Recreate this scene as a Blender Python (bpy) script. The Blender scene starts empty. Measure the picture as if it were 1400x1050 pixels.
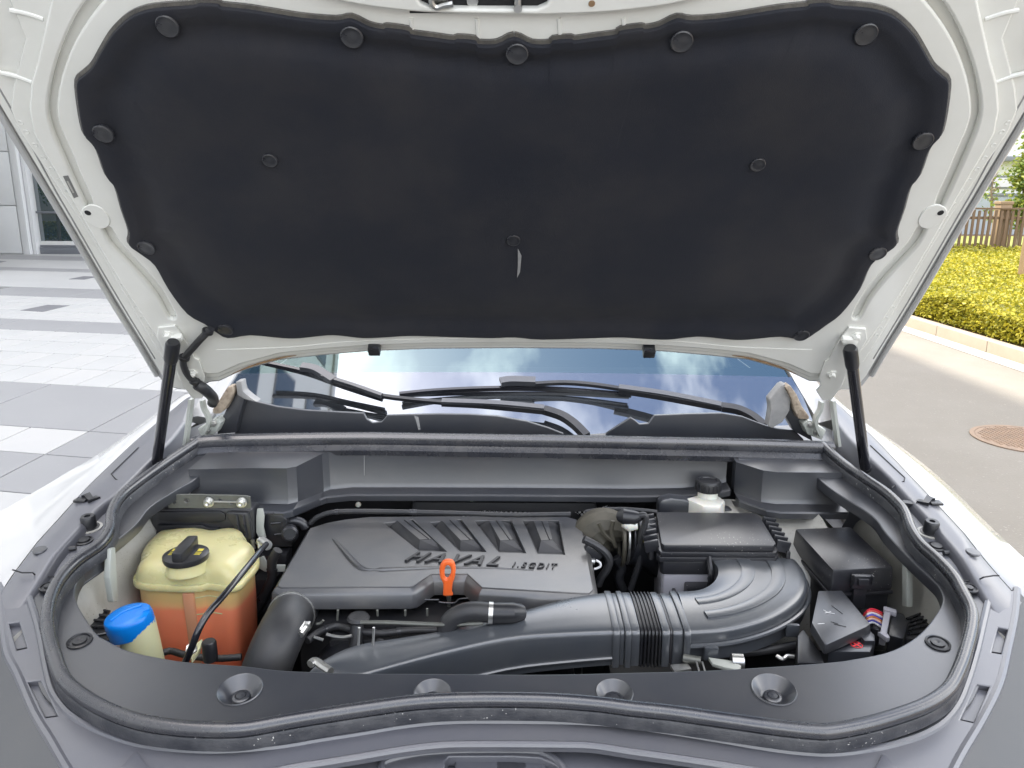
import bpy, bmesh, math, random
from mathutils import Vector, Matrix
R = math.radians
random.seed(7)
S = bpy.context.scene
COL = S.collection
V = Vector

# ------------------------------------------------------------------ camera
CAM = V((0.0, 0.0, 1.56)); PITCH = R(13.6); ROLL = R(0.35); FPX = 1045.0; CX, CY = 703.0, 525.0
cd = bpy.data.cameras.new('camera'); cam = bpy.data.objects.new('camera', cd); COL.objects.link(cam)
cd.sensor_width = 36.0; cd.lens = FPX * 36.0 / 1400.0; cd.clip_start = 0.02; cd.clip_end = 2000
cd.shift_x = (700.0 - CX) / 1400.0
_F = V((0, math.cos(PITCH), -math.sin(PITCH))); _U = V((0, math.sin(PITCH), math.cos(PITCH))); _R = V((1, 0, 0))
_rc = _R * math.cos(ROLL) + _U * math.sin(ROLL); _uc = -_R * math.sin(ROLL) + _U * math.cos(ROLL)
cam.matrix_world = Matrix((( _rc.x, _uc.x, -_F.x, CAM.x), (_rc.y, _uc.y, -_F.y, CAM.y), (_rc.z, _uc.z, -_F.z, CAM.z), (0, 0, 0, 1)))
S.camera = cam

# ------------------------------------------------------------------ sky, sun, exposure
SUN_EL = R(60); SUN_DIR = V((-0.975 * math.cos(SUN_EL), 0.222 * math.cos(SUN_EL), math.sin(SUN_EL))).normalized()
W = bpy.data.worlds.new('World'); S.world = W; W.use_nodes = True
nt = W.node_tree; nt.nodes.clear()
o_ = nt.nodes.new('ShaderNodeOutputWorld'); bg = nt.nodes.new('ShaderNodeBackground'); sky = nt.nodes.new('ShaderNodeTexSky')
sky.sky_type = 'NISHITA'; sky.sun_disc = False; sky.sun_elevation = SUN_EL; sky.sun_rotation = math.atan2(SUN_DIR.x, SUN_DIR.y)
sky.air_density = 1.0; sky.dust_density = 2.5; sky.ozone_density = 1.0
tc = nt.nodes.new('ShaderNodeTexCoord'); mp = nt.nodes.new('ShaderNodeMapping'); mp.inputs['Scale'].default_value = (1.6, 1.6, 3.0); mp.inputs['Location'].default_value = (0.9, 0.35, 0.4)
nz = nt.nodes.new('ShaderNodeTexNoise'); nz.inputs['Scale'].default_value = 1.7; nz.inputs['Detail'].default_value = 10; nz.inputs['Roughness'].default_value = 0.56
rp = nt.nodes.new('ShaderNodeValToRGB'); rp.color_ramp.elements[0].position = 0.43; rp.color_ramp.elements[1].position = 0.64
mx = nt.nodes.new('ShaderNodeMixRGB'); mx.inputs[2].default_value = (13.1, 12.8, 12.4, 1)
nt.links.new(tc.outputs['Generated'], mp.inputs[0]); nt.links.new(mp.outputs[0], nz.inputs['Vector']); nt.links.new(nz.outputs['Fac'], rp.inputs[0])
nt.links.new(rp.outputs[0], mx.inputs[0]); nt.links.new(sky.outputs[0], mx.inputs[1]); nt.links.new(mx.outputs[0], bg.inputs[0])
bg.inputs[1].default_value = 0.12
nt.links.new(bg.outputs[0], o_.inputs[0])
sl = bpy.data.lights.new('sun', 'SUN'); sl.energy = 2.2; sl.angle = R(0.55); sl.color = (1.0, 0.93, 0.82)
so = bpy.data.objects.new('sun', sl); COL.objects.link(so); so.location = (0, 0, 60)
so.rotation_euler = (-SUN_DIR).to_track_quat('-Z', 'Y').to_euler()
S.view_settings.view_transform = 'Standard'; S.view_settings.look = 'None'; S.view_settings.exposure = 1.97; S.view_settings.gamma = 1.0
S.view_settings.use_curve_mapping = False

# ------------------------------------------------------------------ pixel -> place helpers
def ray(px, py):
    x = (px - CX) / FPX; y = -(py - CY) / FPX
    return (_F + _rc * x + _uc * y).normalized()
def hit(px, py, p, n):
    d = ray(px, py); return CAM + d * ((p - CAM).dot(n) / d.dot(n))
def onZ(px, py, z): return hit(px, py, V((0, 0, z)), V((0, 0, 1)))
def onY(px, py, y): return hit(px, py, V((0, y, 0)), V((0, 1, 0)))
def onX(px, py, x): return hit(px, py, V((x, 0, 0)), V((1, 0, 0)))
class Fr:                                    # a flat working frame: origin, two axes, normal
    def __init__(s, o, ex, ey):
        s.o = V(o); s.ex = V(ex).normalized(); s.ey = V(ey).normalized(); s.n = s.ex.cross(s.ey).normalized()
    def pt(s, x, y, h=0): return s.o + s.ex * x + s.ey * y + s.n * h
    def px(s, px, py, h=0): return hit(px, py, s.o + s.n * h, s.n)
    def uv(s, p, h=0): d = p - s.o; return (d.dot(s.ex), d.dot(s.ey))
    def pxuv(s, px, py, h=0): return s.uv(s.px(px, py, h))
BAY = Fr((0, 0.826, 0.95), (1, 0, 0), (0, 1, 0.12))
BON = Fr((0, 1.60, 1.07), (1, 0, 0), (0, -math.cos(R(50)), math.sin(R(50))))
def ZF(z): return Fr((0, 0, z), (1, 0, 0), (0, 1, 0))
def YF(y): return Fr((0, y, 0), (1, 0, 0), (0, 0, 1))           # normal points to the camera (-Y)
def T(px, py, dz=0): return BAY.px(px, py, dz)
def B(px, py, h=0): return BON.px(px, py, h)
def cr(pts, k=6, closed=False):               # Catmull-Rom through control points of any dimension
    P = [tuple(p) for p in pts]; n = len(P); out = []
    for i in range(n if closed else n - 1):
        if closed: a, b, c, d = P[(i-1) % n], P[i], P[(i+1) % n], P[(i+2) % n]
        else: a, b, c, d = P[max(i-1, 0)], P[i], P[i+1], P[min(i+2, n-1)]
        for j in range(k):
            t = j / k
            out.append(tuple(0.5 * (2*q + (r-p)*t + (2*p - 5*q + 4*r - s)*t*t + (3*q - p - 3*r + s)*t**3) for p, q, r, s in zip(a, b, c, d)))
    if not closed: out.append(P[-1])
    return out
def mir(pts): return [(2*CX - x, y) for x, y in pts]
def mirv(pts): return [V((-p.x, p.y, p.z)) for p in pts]
def resample(pts, n):
    P = [V(p) for p in pts]; L = [0]
    for a, b in zip(P, P[1:]): L.append(L[-1] + (b - a).length)
    out = []; j = 0
    for i in range(n):
        d = L[-1] * i / (n - 1)
        while j < len(L) - 2 and L[j+1] < d: j += 1
        seg = L[j+1] - L[j]; t = 0 if seg == 0 else (d - L[j]) / seg
        out.append(P[j].lerp(P[j+1], min(max(t, 0), 1)))
    return out

# ------------------------------------------------------------------ objects
LOC = {}
def finish(name, me, mat, parent=None, smooth=40, origin=None):
    n = len(me.vertices); co = [0.0] * (3 * n); me.vertices.foreach_get('co', co)
    xs, ys, zs = co[0::3], co[1::3], co[2::3]
    c = V(((min(xs)+max(xs))/2, (min(ys)+max(ys))/2, min(zs))) if origin is None else V(origin)
    me.transform(Matrix.Translation(-c))
    if mat is not None and not me.materials: me.materials.append(mat)
    if smooth is not None:
        me.shade_smooth(); me.set_sharp_from_angle(angle=R(smooth))
    else: me.shade_flat()
    me.name = name
    o = bpy.data.objects.new(name, me); COL.objects.link(o)
    o.location = c
    if parent is not None:
        o.parent = parent; o.location = c - LOC[parent.name]
    LOC[o.name] = c
    return o
def dup(o, at, parent=None):                   # share the mesh, stand it at another place
    c = o.copy(); COL.objects.link(c); LOC[c.name] = V(at)
    p = parent if parent is not None else o.parent
    c.parent = p; c.location = V(at) - (LOC[p.name] if p else V((0, 0, 0)))
    return c
def thing(name, loc, label, cat, group=None):
    o = bpy.data.objects.new(name, None); COL.objects.link(o); o.location = V(loc); LOC[o.name] = V(loc); o.empty_display_size = 0.1
    return tag(o, label, cat, group)
def tag(o, label, cat, group=None, kind=None):
    o['label'] = label; o['category'] = cat
    if group: o['group'] = group
    if kind: o['kind'] = kind
    return o
def struct(o): o['kind'] = 'structure'; return o
def fromdata(verts, faces):
    me = bpy.data.meshes.new('m'); me.from_pydata([tuple(v) for v in verts], [], faces); me.update(); return me
def frombm(bm):
    bmesh.ops.recalc_face_normals(bm, faces=bm.faces); me = bpy.data.meshes.new('m'); bm.to_mesh(me); bm.free(); return me
def join(*mes):
    bm = bmesh.new()
    for m in mes: bm.from_mesh(m); bpy.data.meshes.remove(m)
    me = bpy.data.meshes.new('m'); bm.to_mesh(me); bm.free(); return me
def plate(fr, loops, h0, h1, bevel=0.0, res=2):    # flat plate in a frame between heights h0 < h1; later loops are holes
    cu = bpy.data.curves.new('c', 'CURVE'); cu.dimensions = '2D'; cu.fill_mode = 'BOTH'
    cu.extrude = max((h1 - h0) / 2 - bevel, 0.0); cu.bevel_depth = bevel; cu.bevel_resolution = res; cu.offset = -bevel
    for lp in loops:
        sp = cu.splines.new('POLY'); sp.points.add(len(lp) - 1); sp.use_cyclic_u = True
        for q, (x, y) in zip(sp.points, lp): q.co = (x, y, 0, 1)
    ob = bpy.data.objects.new('c', cu); COL.objects.link(ob)
    dg = bpy.context.evaluated_depsgraph_get(); me = bpy.data.meshes.new_from_object(ob.evaluated_get(dg))
    bpy.data.objects.remove(ob); bpy.data.curves.remove(cu)
    hm = (h0 + h1) / 2
    M = Matrix(((fr.ex.x, fr.ey.x, fr.n.x, 0), (fr.ex.y, fr.ey.y, fr.n.y, 0), (fr.ex.z, fr.ey.z, fr.n.z, 0), (0, 0, 0, 1)))
    M.translation = fr.o + fr.n * hm
    me.transform(M); me.materials.clear()
    return me
def pxplate(fr, loops, h0, h1, bevel=0.0, href=None):      # same, outlines given as seen in the photograph
    hr = h1 if href is None else href
    return plate(fr, [[fr.pxuv(x, y, hr) for x, y in lp] for lp in loops], h0, h1, bevel)
def circ(x, y, r, n=28, ry=None, a=0):
    ry = ry or r
    return [(x + r*math.cos(t)*math.cos(a) - ry*math.sin(t)*math.sin(a), y + r*math.cos(t)*math.sin(a) + ry*math.sin(t)*math.cos(a)) for t in [2*math.pi*i/n for i in range(n)]]
def frames(path, up):
    P = [V(p) for p in path]; out = []
    for i, p in enumerate(P):
        t = (P[min(i+1, len(P)-1)] - P[max(i-1, 0)]).normalized()
        s = t.cross(up)
        if s.length < 1e-4: s = t.cross(V((1, 0, 0)))
        s.normalize(); out.append((p, t, s, s.cross(t).normalized()))
    return out
def sweep(path, prof, up=V((0, 0, 1)), closed_prof=True, caps=True):   # profile (side, up) swept along a path
    fs = frames(path, up); n = len(prof); vs = []; fc = []
    for p, t, s, u in fs:
        for a, b in prof: vs.append(p + s*a + u*b)
    m = n if closed_prof else n - 1
    for i in range(len(fs) - 1):
        for j in range(m):
            k = (j + 1) % n; fc.append((i*n+j, i*n+k, (i+1)*n+k, (i+1)*n+j))
    if caps and closed_prof: fc.append(tuple(range(n-1, -1, -1))); fc.append(tuple((len(fs)-1)*n + j for j in range(n)))
    bm = bmesh.new(); me = fromdata(vs, fc); bm.from_mesh(me); bpy.data.meshes.remove(me); return frombm(bm)
def tube(path, r, n=10, caps=True):
    P = [V(p) for p in path]; rs = r if isinstance(r, (list, tuple)) else [r] * len(P)
    t0 = (P[1] - P[0]).normalized(); u = t0.orthogonal().normalized(); vs = []; fc = []
    for i, p in enumerate(P):
        t = (P[min(i+1, len(P)-1)] - P[max(i-1, 0)]).normalized()
        u = (u - t * u.dot(t)).normalized(); w = t.cross(u)
        for j in range(n):
            a = 2*math.pi*j/n; vs.append(p + (u*math.cos(a) + w*math.sin(a)) * rs[i])
    for i in range(len(P)-1):
        for j in range(n): k = (j+1) % n; fc.append((i*n+j, i*n+k, (i+1)*n+k, (i+1)*n+j))
    if caps: fc.append(tuple(range(n-1, -1, -1))); fc.append(tuple((len(P)-1)*n+j for j in range(n)))
    return fromdata(vs, fc)
def ctube(ctrl, r, k=6, n=10): return tube(cr(ctrl, k), r, n)
def lathe(prof, o, axis=V((0, 0, 1)), n=28, cap0=True):          # profile (radius, height) about an axis
    axis = V(axis).normalized(); u = axis.orthogonal().normalized(); w = axis.cross(u); vs = []; fc = []; o = V(o)
    for r, h in prof:
        for j in range(n): a = 2*math.pi*j/n; vs.append(o + axis*h + (u*math.cos(a) + w*math.sin(a))*max(r, 1e-5))
    for i in range(len(prof)-1):
        for j in range(n): k = (j+1) % n; fc.append((i*n+j, i*n+k, (i+1)*n+k, (i+1)*n+j))
    if cap0 and prof[0][0] > 1e-4: fc.append(tuple(range(n-1, -1, -1)))
    if prof[-1][0] > 1e-4: fc.append(tuple((len(prof)-1)*n+j for j in range(n)))
    return fromdata(vs, fc)
def loft(rings, closed=True, cap0=True, cap1=True):
    n = len(rings[0]); vs = [p for r in rings for p in r]; fc = []
    m = n if closed else n - 1
    for i in range(len(rings)-1):
        for j in range(m): k = (j+1) % n; fc.append((i*n+j, i*n+k, (i+1)*n+k, (i+1)*n+j))
    me = fromdata(vs, fc); bm = bmesh.new(); bm.from_mesh(me); bpy.data.meshes.remove(me); bm.verts.ensure_lookup_table()
    if closed:
        for on, i in ((cap0, 0), (cap1, len(rings)-1)):
            if on:
                try:
                    f = bm.faces.new([bm.verts[i*n+j] for j in range(n)]); bmesh.ops.triangulate(bm, faces=[f])
                except ValueError: pass
    return frombm(bm)
def prism(top, vec, bevel=0.0, grow=0.0, seg=2):       # polygon extruded along vec, edges rounded
    P = [V(p) for p in top]; c = sum(P, V()) / len(P); vec = V(vec)
    Q = [p + vec + (((p - c) - vec.normalized() * (p - c).dot(vec.normalized())).normalized() * grow if grow else V()) for p in P]
    bm = bmesh.new(); a = [bm.verts.new(p) for p in P]; b = [bm.verts.new(q) for q in Q]; n = len(P)
    bm.faces.new(a); bm.faces.new(b[::-1])
    for i in range(n): bm.faces.new((a[i], b[i], b[(i+1) % n], a[(i+1) % n]))
    bmesh.ops.recalc_face_normals(bm, faces=bm.faces)
    if bevel: bmesh.ops.bevel(bm, geom=list(bm.edges), offset=bevel, segments=seg, profile=0.6, affect='EDGES', clamp_overlap=True)
    return frombm(bm)
def rbox(c, size, bevel=0.003, rot=None):
    c = V(c); x, y, z = [s/2 for s in size]
    me = prism([V((-x, -y, z)), V((x, -y, z)), V((x, y, z)), V((-x, y, z))], (0, 0, -2*z), bevel)
    M = Matrix.Translation(c) @ (rot.to_4x4() if rot else Matrix.Identity(4)); me.transform(M); return me
def boxz(x0, x1, y0, y1, z0, z1, bevel=0.0): return rbox(((x0+x1)/2, (y0+y1)/2, (z0+z1)/2), (x1-x0, y1-y0, z1-z0), bevel)

# ------------------------------------------------------------------ materials
def mk(name, col, rough=0.5, metal=0.0, var=0.0, vscale=5.0, vcol=None, speck=0.0, sscale=350.0, scol=(0.45, 0.43, 0.4), bump=0.0, bscale=300.0,
       spec=0.5, coat=0.0, sss=0.0, alpha=1.0, trans=0.0, ior=1.5, rvar=0.02, sheen=0.0, dist=0.002, stretch=None):
    m = bpy.data.materials.new(name); m.use_nodes = True; n = m.node_tree; p = n.nodes['Principled BSDF']; L = n.links.new
    p.inputs['Base Color'].default_value = (*col, 1); p.inputs['Roughness'].default_value = rough; p.inputs['Metallic'].default_value = metal
    p.inputs['Specular IOR Level'].default_value = spec; p.inputs['Coat Weight'].default_value = coat; p.inputs['Coat Roughness'].default_value = 0.08 if rough < 0.23 else rough*0.9
    p.inputs['IOR'].default_value = ior; p.inputs['Transmission Weight'].default_value = trans; p.inputs['Alpha'].default_value = alpha
    if sss: p.inputs['Subsurface Weight'].default_value = sss; p.inputs['Subsurface Radius'].default_value = (0.02, 0.012, 0.006); p.inputs['Subsurface Scale'].default_value = 0.6
    if sheen: p.inputs['Sheen Weight'].default_value = sheen; p.inputs['Sheen Roughness'].default_value = 0.6
    t = n.nodes.new('ShaderNodeTexCoord'); vec = t.outputs['Object']
    if stretch:
        mp = n.nodes.new('ShaderNodeMapping'); mp.inputs['Scale'].default_value = stretch; L(vec, mp.inputs[0]); vec = mp.outputs[0]
    src = None
    if var:
        a = n.nodes.new('ShaderNodeTexNoise'); a.inputs['Scale'].default_value = vscale; a.inputs['Detail'].default_value = 6; a.inputs['Roughness'].default_value = 0.62; L(vec, a.inputs['Vector'])
        r = n.nodes.new('ShaderNodeValToRGB'); r.color_ramp.elements[0].position = 0.30; r.color_ramp.elements[1].position = 0.78; r.color_ramp.interpolation = 'EASE'
        v = vcol or tuple(min(c * 1.6 + 0.02, 1) for c in col)
        r.color_ramp.elements[0].color = (*col, 1); r.color_ramp.elements[1].color = (*[c*(1-var) + d*var for c, d in zip(col, v)], 1)
        L(a.outputs['Fac'], r.inputs[0]); src = r.outputs[0]
        if rvar:
            q = n.nodes.new('ShaderNodeMapRange'); q.inputs['From Min'].default_value = 0.3; q.inputs['From Max'].default_value = 0.7
            q.inputs['To Min'].default_value = rough - rvar; q.inputs['To Max'].default_value = rough + rvar; L(a.outputs['Fac'], q.inputs[0]); L(q.outputs[0], p.inputs['Roughness'])
    if speck:
        b = n.nodes.new('ShaderNodeTexNoise'); b.inputs['Scale'].default_value = sscale; b.inputs['Detail'].default_value = 1; L(vec, b.inputs['Vector'])
        b2 = n.nodes.new('ShaderNodeTexNoise'); b2.inputs['Scale'].default_value = 9; b2.inputs['Detail'].default_value = 2; L(vec, b2.inputs['Vector'])
        ad = n.nodes.new('ShaderNodeMath'); ad.operation = 'MULTIPLY_ADD'; ad.inputs[1].default_value = 0.35; L(b2.outputs['Fac'], ad.inputs[0]); L(b.outputs['Fac'], ad.inputs[2])
        r = n.nodes.new('ShaderNodeValToRGB'); r.color_ramp.elements[0].position = 0.93 - 0.12*speck; r.color_ramp.elements[1].position = 0.97 - 0.1*speck
        x = n.nodes.new('ShaderNodeMixRGB'); x.inputs[2].default_value = (*scol, 1)
        if src: L(src, x.inputs[1])
        else: x.inputs[1].default_value = (*col, 1)
        L(ad.outputs[0], r.inputs[0]); L(r.outputs[0], x.inputs[0]); src = x.outputs[0]
    if src: L(src, p.inputs['Base Color'])
    if bump:
        c = n.nodes.new('ShaderNodeTexNoise'); c.inputs['Scale'].default_value = bscale; c.inputs['Detail'].default_value = 3; L(vec, c.inputs['Vector'])
        k = n.nodes.new('ShaderNodeBump'); k.inputs['Strength'].default_value = bump; k.inputs['Distance'].default_value = dist; L(c.outputs['Fac'], k.inputs['Height']); L(k.outputs[0], p.inputs['Normal'])
    return m
M = {}
M['white'] = mk('white_paint', (0.78, 0.78, 0.735), 0.22, var=0.35, vscale=9, vcol=(0.66, 0.65, 0.58), speck=0.0, scol=(0.3, 0.27, 0.2), coat=0.6)
M['whitebody'] = mk('white_body_paint', (0.45, 0.45, 0.445), 0.22, coat=0.6, var=0.1, vscale=3, vcol=(0.7, 0.69, 0.66))
M['whitedirty'] = mk('dusty_white_paint', (0.48, 0.475, 0.44), 0.4, var=0.7, vscale=9, vcol=(0.3, 0.28, 0.24), speck=0.3, scol=(0.2, 0.17, 0.13))
M['pad'] = mk('felt_pad', (0.0088, 0.0108, 0.0180), 0.75, var=0.85, vscale=5, vcol=(0.027, 0.026, 0.029), speck=0.0, sscale=420, scol=(0.14, 0.13, 0.12), bump=0.25, bscale=700, sheen=0.06, spec=0.25)
M['padedge'] = mk('felt_pad_edge', (0.032, 0.028, 0.024), 0.9, var=0.8, vscale=40, vcol=(0.11, 0.10, 0.08), bump=0.6, bscale=500, sheen=0.3)
M['clip'] = mk('clip_plastic', (0.016, 0.017, 0.022), 0.28, spec=0.7, var=0.4, vscale=60, vcol=(0.07, 0.07, 0.07))
M['trim'] = mk('grey_trim_plastic', (0.027, 0.030, 0.038), 0.32, spec=1.0, coat=0.25, var=0.55, vscale=4, vcol=(0.062, 0.060, 0.060), speck=0.0, sscale=300, bump=0.12, bscale=1200, rvar=0.02, dist=0.001)
M['front'] = mk('front_trim_plastic', (0.090, 0.093, 0.110), 0.36, spec=1.0, coat=0.1, var=0.5, vscale=6, vcol=(0.125, 0.123, 0.126), speck=0.0, sscale=260, bump=0.1, bscale=1000, rvar=0.02, dist=0.001)
M['black'] = mk('black_plastic', (0.013, 0.014, 0.018), 0.34, var=0.5, vscale=12, vcol=(0.045, 0.043, 0.04), bump=0.1, bscale=900, rvar=0.02, dist=0.001)
M['box'] = mk('box_plastic', (0.017, 0.018, 0.023), 0.33, spec=0.7, var=0.7, vscale=9, vcol=(0.042, 0.04, 0.04), speck=0.02, bump=0.08, bscale=1100, rvar=0.02, dist=0.001)
M['cover'] = mk('engine_cover_plastic', (0.032, 0.035, 0.043), 0.33, spec=1.0, coat=0.25, var=0.9, vscale=6, vcol=(0.100, 0.095, 0.087), speck=0.0, bump=0.12, bscale=1400, rvar=0.02, dist=0.001)
M['covershade'] = mk('engine_cover_shaded', (0.022, 0.023, 0.028), 0.46, var=0.5, vscale=12, vcol=(0.07, 0.068, 0.064), bump=0.1, bscale=1400, dist=0.001)  # darker copy of the cover plastic, shade of the ribs put into the colour
M['letter'] = mk('letter_plastic', (0.018, 0.018, 0.02), 0.4)
M['duct'] = mk('duct_plastic', (0.055, 0.062, 0.073), 0.29, spec=1.0, coat=0.3, var=0.6, vscale=7, vcol=(0.090, 0.092, 0.094), speck=0.0, bump=0.06, bscale=900, rvar=0.02, dist=0.001)
M['rubber'] = mk('rubber_seal', (0.022, 0.0235, 0.031), 0.27, spec=1.0, var=0.5, vscale=25, vcol=(0.06, 0.059, 0.06), bump=0.1, bscale=500, dist=0.001)
M['carrier'] = mk('seal_carrier', (0.024, 0.026, 0.033), 0.42, var=0.95, vscale=28, vcol=(0.075, 0.076, 0.082), speck=0.12, sscale=260, scol=(0.45, 0.44, 0.42), bump=0.3, bscale=350)
M['hose'] = mk('hose_rubber', (0.022, 0.023, 0.027), 0.45, var=0.6, vscale=20, vcol=(0.05, 0.048, 0.045), bump=0.12, bscale=700)
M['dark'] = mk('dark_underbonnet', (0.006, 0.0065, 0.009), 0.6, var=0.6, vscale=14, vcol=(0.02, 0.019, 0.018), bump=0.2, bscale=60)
M['metal'] = mk('zinc_metal', (0.62, 0.62, 0.6), 0.32, metal=0.9, var=0.5, vscale=60, vcol=(0.35, 0.34, 0.32))
M['steel'] = mk('bracket_steel', (0.16, 0.165, 0.15), 0.45, metal=0.5, var=0.6, vscale=30, vcol=(0.08, 0.08, 0.07))
M['strut'] = mk('strut_black', (0.012, 0.012, 0.016), 0.22, coat=0.5)
M['orange'] = mk('orange_plastic', (0.80, 0.13, 0.025), 0.38, var=0.3, vscale=50, vcol=(0.95, 0.25, 0.08), sss=0.1)
M['blue'] = mk('blue_cap_plastic', (0.0, 0.17, 0.60), 0.32, var=0.3, vscale=40, vcol=(0.01, 0.22, 0.66), sss=0.1)
M['cream'] = mk('cream_tank_plastic', (0.63, 0.585, 0.31), 0.28, var=0.4, vscale=18, vcol=(0.54, 0.48, 0.23), sss=0.5, bump=0.08, bscale=200)
M['cream2'] = mk('filler_plastic', (0.56, 0.55, 0.34), 0.35, var=0.4, vscale=20, vcol=(0.6, 0.58, 0.35), sss=0.3)
M['milk'] = mk('reservoir_plastic', (0.66, 0.65, 0.58), 0.35, var=0.3, vscale=20, sss=0.3)
M['bracketwhite'] = mk('painted_bracket', (0.38, 0.40, 0.37), 0.35, var=0.4, vscale=40, vcol=(0.45, 0.45, 0.4))
M['battery'] = mk('pale_case_plastic', (0.34, 0.335, 0.37), 0.45, var=0.4, vscale=20, vcol=(0.36, 0.35, 0.38))
M['brown'] = mk('heat_stained_alloy', (0.10, 0.092, 0.070), 0.55, metal=0.25, var=0.7, vscale=25, vcol=(0.055, 0.05, 0.04), bump=0.15, bscale=200)
M['foam'] = mk('aged_foam', (0.42, 0.35, 0.27), 0.9, var=0.8, vscale=60, vcol=(0.2, 0.15, 0.11), bump=0.8, bscale=120, dist=0.004)
M['greyfoam'] = mk('grey_foam', (0.25, 0.25, 0.25), 0.85, var=0.5, vscale=40, vcol=(0.4, 0.39, 0.37), bump=0.3, bscale=300)
M['rust'] = mk('brown_sealer', (0.30, 0.19, 0.10), 0.7, var=0.8, vscale=50, vcol=(0.12, 0.07, 0.04), bump=0.4, bscale=200)
M['sticker'] = mk('grey_sticker', (0.17, 0.17, 0.165), 0.5)
M['red'] = mk('red_print', (0.75, 0.05, 0.06), 0.5)
M['yellow'] = mk('yellow_print', (0.75, 0.62, 0.08), 0.5)
M['whiteprint'] = mk('white_print', (0.8, 0.8, 0.8), 0.5)
m_ = mk('tank_wall_with_coolant', (0.80, 0.2, 0.09), 0.30, sss=0.4); n_ = m_.node_tree          # tan plastic above the fluid line, coolant showing through below it
t_ = n_.nodes.new('ShaderNodeTexCoord'); x_ = n_.nodes.new('ShaderNodeSeparateXYZ'); w_ = n_.nodes.new('ShaderNodeTexNoise'); w_.inputs['Scale'].default_value = 25
a_ = n_.nodes.new('ShaderNodeMath'); a_.operation = 'MULTIPLY_ADD'; a_.inputs[1].default_value = 0.012; r_ = n_.nodes.new('ShaderNodeValToRGB'); q_ = n_.nodes.new('ShaderNodeMapRange')
q_.inputs['From Min'].default_value = 0.0; q_.inputs['From Max'].default_value = 0.20
n_.links.new(t_.outputs['Object'], x_.inputs[0]); n_.links.new(t_.outputs['Object'], w_.inputs['Vector']); n_.links.new(w_.outputs['Fac'], a_.inputs[0]); n_.links.new(x_.outputs['Z'], a_.inputs[2])
n_.links.new(a_.outputs[0], q_.inputs[0]); n_.links.new(q_.outputs[0], r_.inputs[0]); n_.links.new(r_.outputs[0], n_.nodes['Principled BSDF'].inputs['Base Color'])
el = r_.color_ramp.elements; el[0].position = 0.0; el[0].color = (0.70, 0.13, 0.06, 1); el[1].position = 1.0; el[1].color = (0.66, 0.50, 0.22, 1)
for p_, c_ in ((0.55, (0.90, 0.25, 0.125)), (0.80, (0.88, 0.28, 0.15)), (0.845, (0.76, 0.42, 0.19)), (0.90, (0.66, 0.44, 0.19))):
    e_ = el.new(p_); e_.color = (*c_, 1)
M['tankwall'] = m_
# ------------------------------------------------------------------ materials of the place
M['slab'] = mk('pale_granite', (0.385, 0.385, 0.38), 0.6, var=0.35, vscale=1.3, vcol=(0.46, 0.455, 0.445), speck=0.25, sscale=90, scol=(0.34, 0.34, 0.34))
M['slab2'] = mk('pale_granite_warm', (0.415, 0.41, 0.40), 0.6, var=0.35, vscale=2.0, vcol=(0.38, 0.38, 0.385), speck=0.25, sscale=90, scol=(0.34, 0.34, 0.34))
M['grey'] = mk('grey_granite', (0.245, 0.245, 0.25), 0.55, var=0.35, vscale=1.5, vcol=(0.29, 0.29, 0.29), speck=0.2, sscale=90, scol=(0.33, 0.33, 0.34))
M['greydark'] = mk('dark_granite', (0.14, 0.14, 0.15), 0.55, var=0.3, vscale=3)
M['joint'] = mk('paving_joint', (0.17, 0.17, 0.165), 0.9, var=0.4, vscale=4)
M['asphalt'] = mk('worn_asphalt', (0.188, 0.170, 0.142), 0.85, var=0.7, vscale=1.2, vcol=(0.225, 0.207, 0.178), speck=0.5, sscale=75, scol=(0.28, 0.26, 0.23), bump=0.6, bscale=70, dist=0.006)
M['kerb'] = mk('kerb_stone', (0.36, 0.31, 0.245), 0.8, var=0.5, vscale=3, vcol=(0.29, 0.24, 0.18), speck=0.2, sscale=80, scol=(0.4, 0.36, 0.3))
M['gutter'] = mk('gutter_stone', (0.45, 0.43, 0.40), 0.8, var=0.4, vscale=3, vcol=(0.38, 0.35, 0.31))
M['soil'] = mk('bed_soil', (0.10, 0.06, 0.04), 0.95, var=0.8, vscale=8, vcol=(0.05, 0.03, 0.02), bump=0.8, bscale=30, dist=0.02)
M['iron'] = mk('rusty_iron', (0.28, 0.19, 0.125), 0.75, metal=0.1, var=0.7, vscale=12, vcol=(0.2, 0.155, 0.12), bump=0.3, bscale=80)
M['wood'] = mk('fence_wood', (0.16, 0.10, 0.055), 0.75, var=0.8, vscale=6, vcol=(0.13, 0.085, 0.05), stretch=(6, 6, 0.6), bump=0.2, bscale=60)
M['woodpale'] = mk('pale_wood', (0.30, 0.21, 0.125), 0.7, var=0.6, vscale=6, vcol=(0.2, 0.14, 0.085), stretch=(6, 6, 0.6))
M['panel'] = mk('white_wall_panel', (0.66, 0.665, 0.67), 0.45, var=0.25, vscale=0.8, vcol=(0.58, 0.59, 0.6))
M['wall'] = mk('pale_wall', (0.66, 0.66, 0.64), 0.7, var=0.3, vscale=1, vcol=(0.55, 0.55, 0.54))
M['wallgrey'] = mk('grey_wall', (0.30, 0.33, 0.36), 0.6, var=0.3, vscale=1)
M['frame'] = mk('window_frame', (0.16, 0.17, 0.19), 0.4)
M['pane'] = mk('facade_glass', (0.03, 0.05, 0.06), 0.02, spec=0.5, ior=2.6)
M['grass'] = mk('lawn', (0.16, 0.20, 0.035), 0.9, var=0.8, vscale=3, vcol=(0.28, 0.26, 0.07))
M['bark'] = mk('bark', (0.16, 0.12, 0.085), 0.9, var=0.6, vscale=20, bump=0.5, bscale=60)
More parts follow.
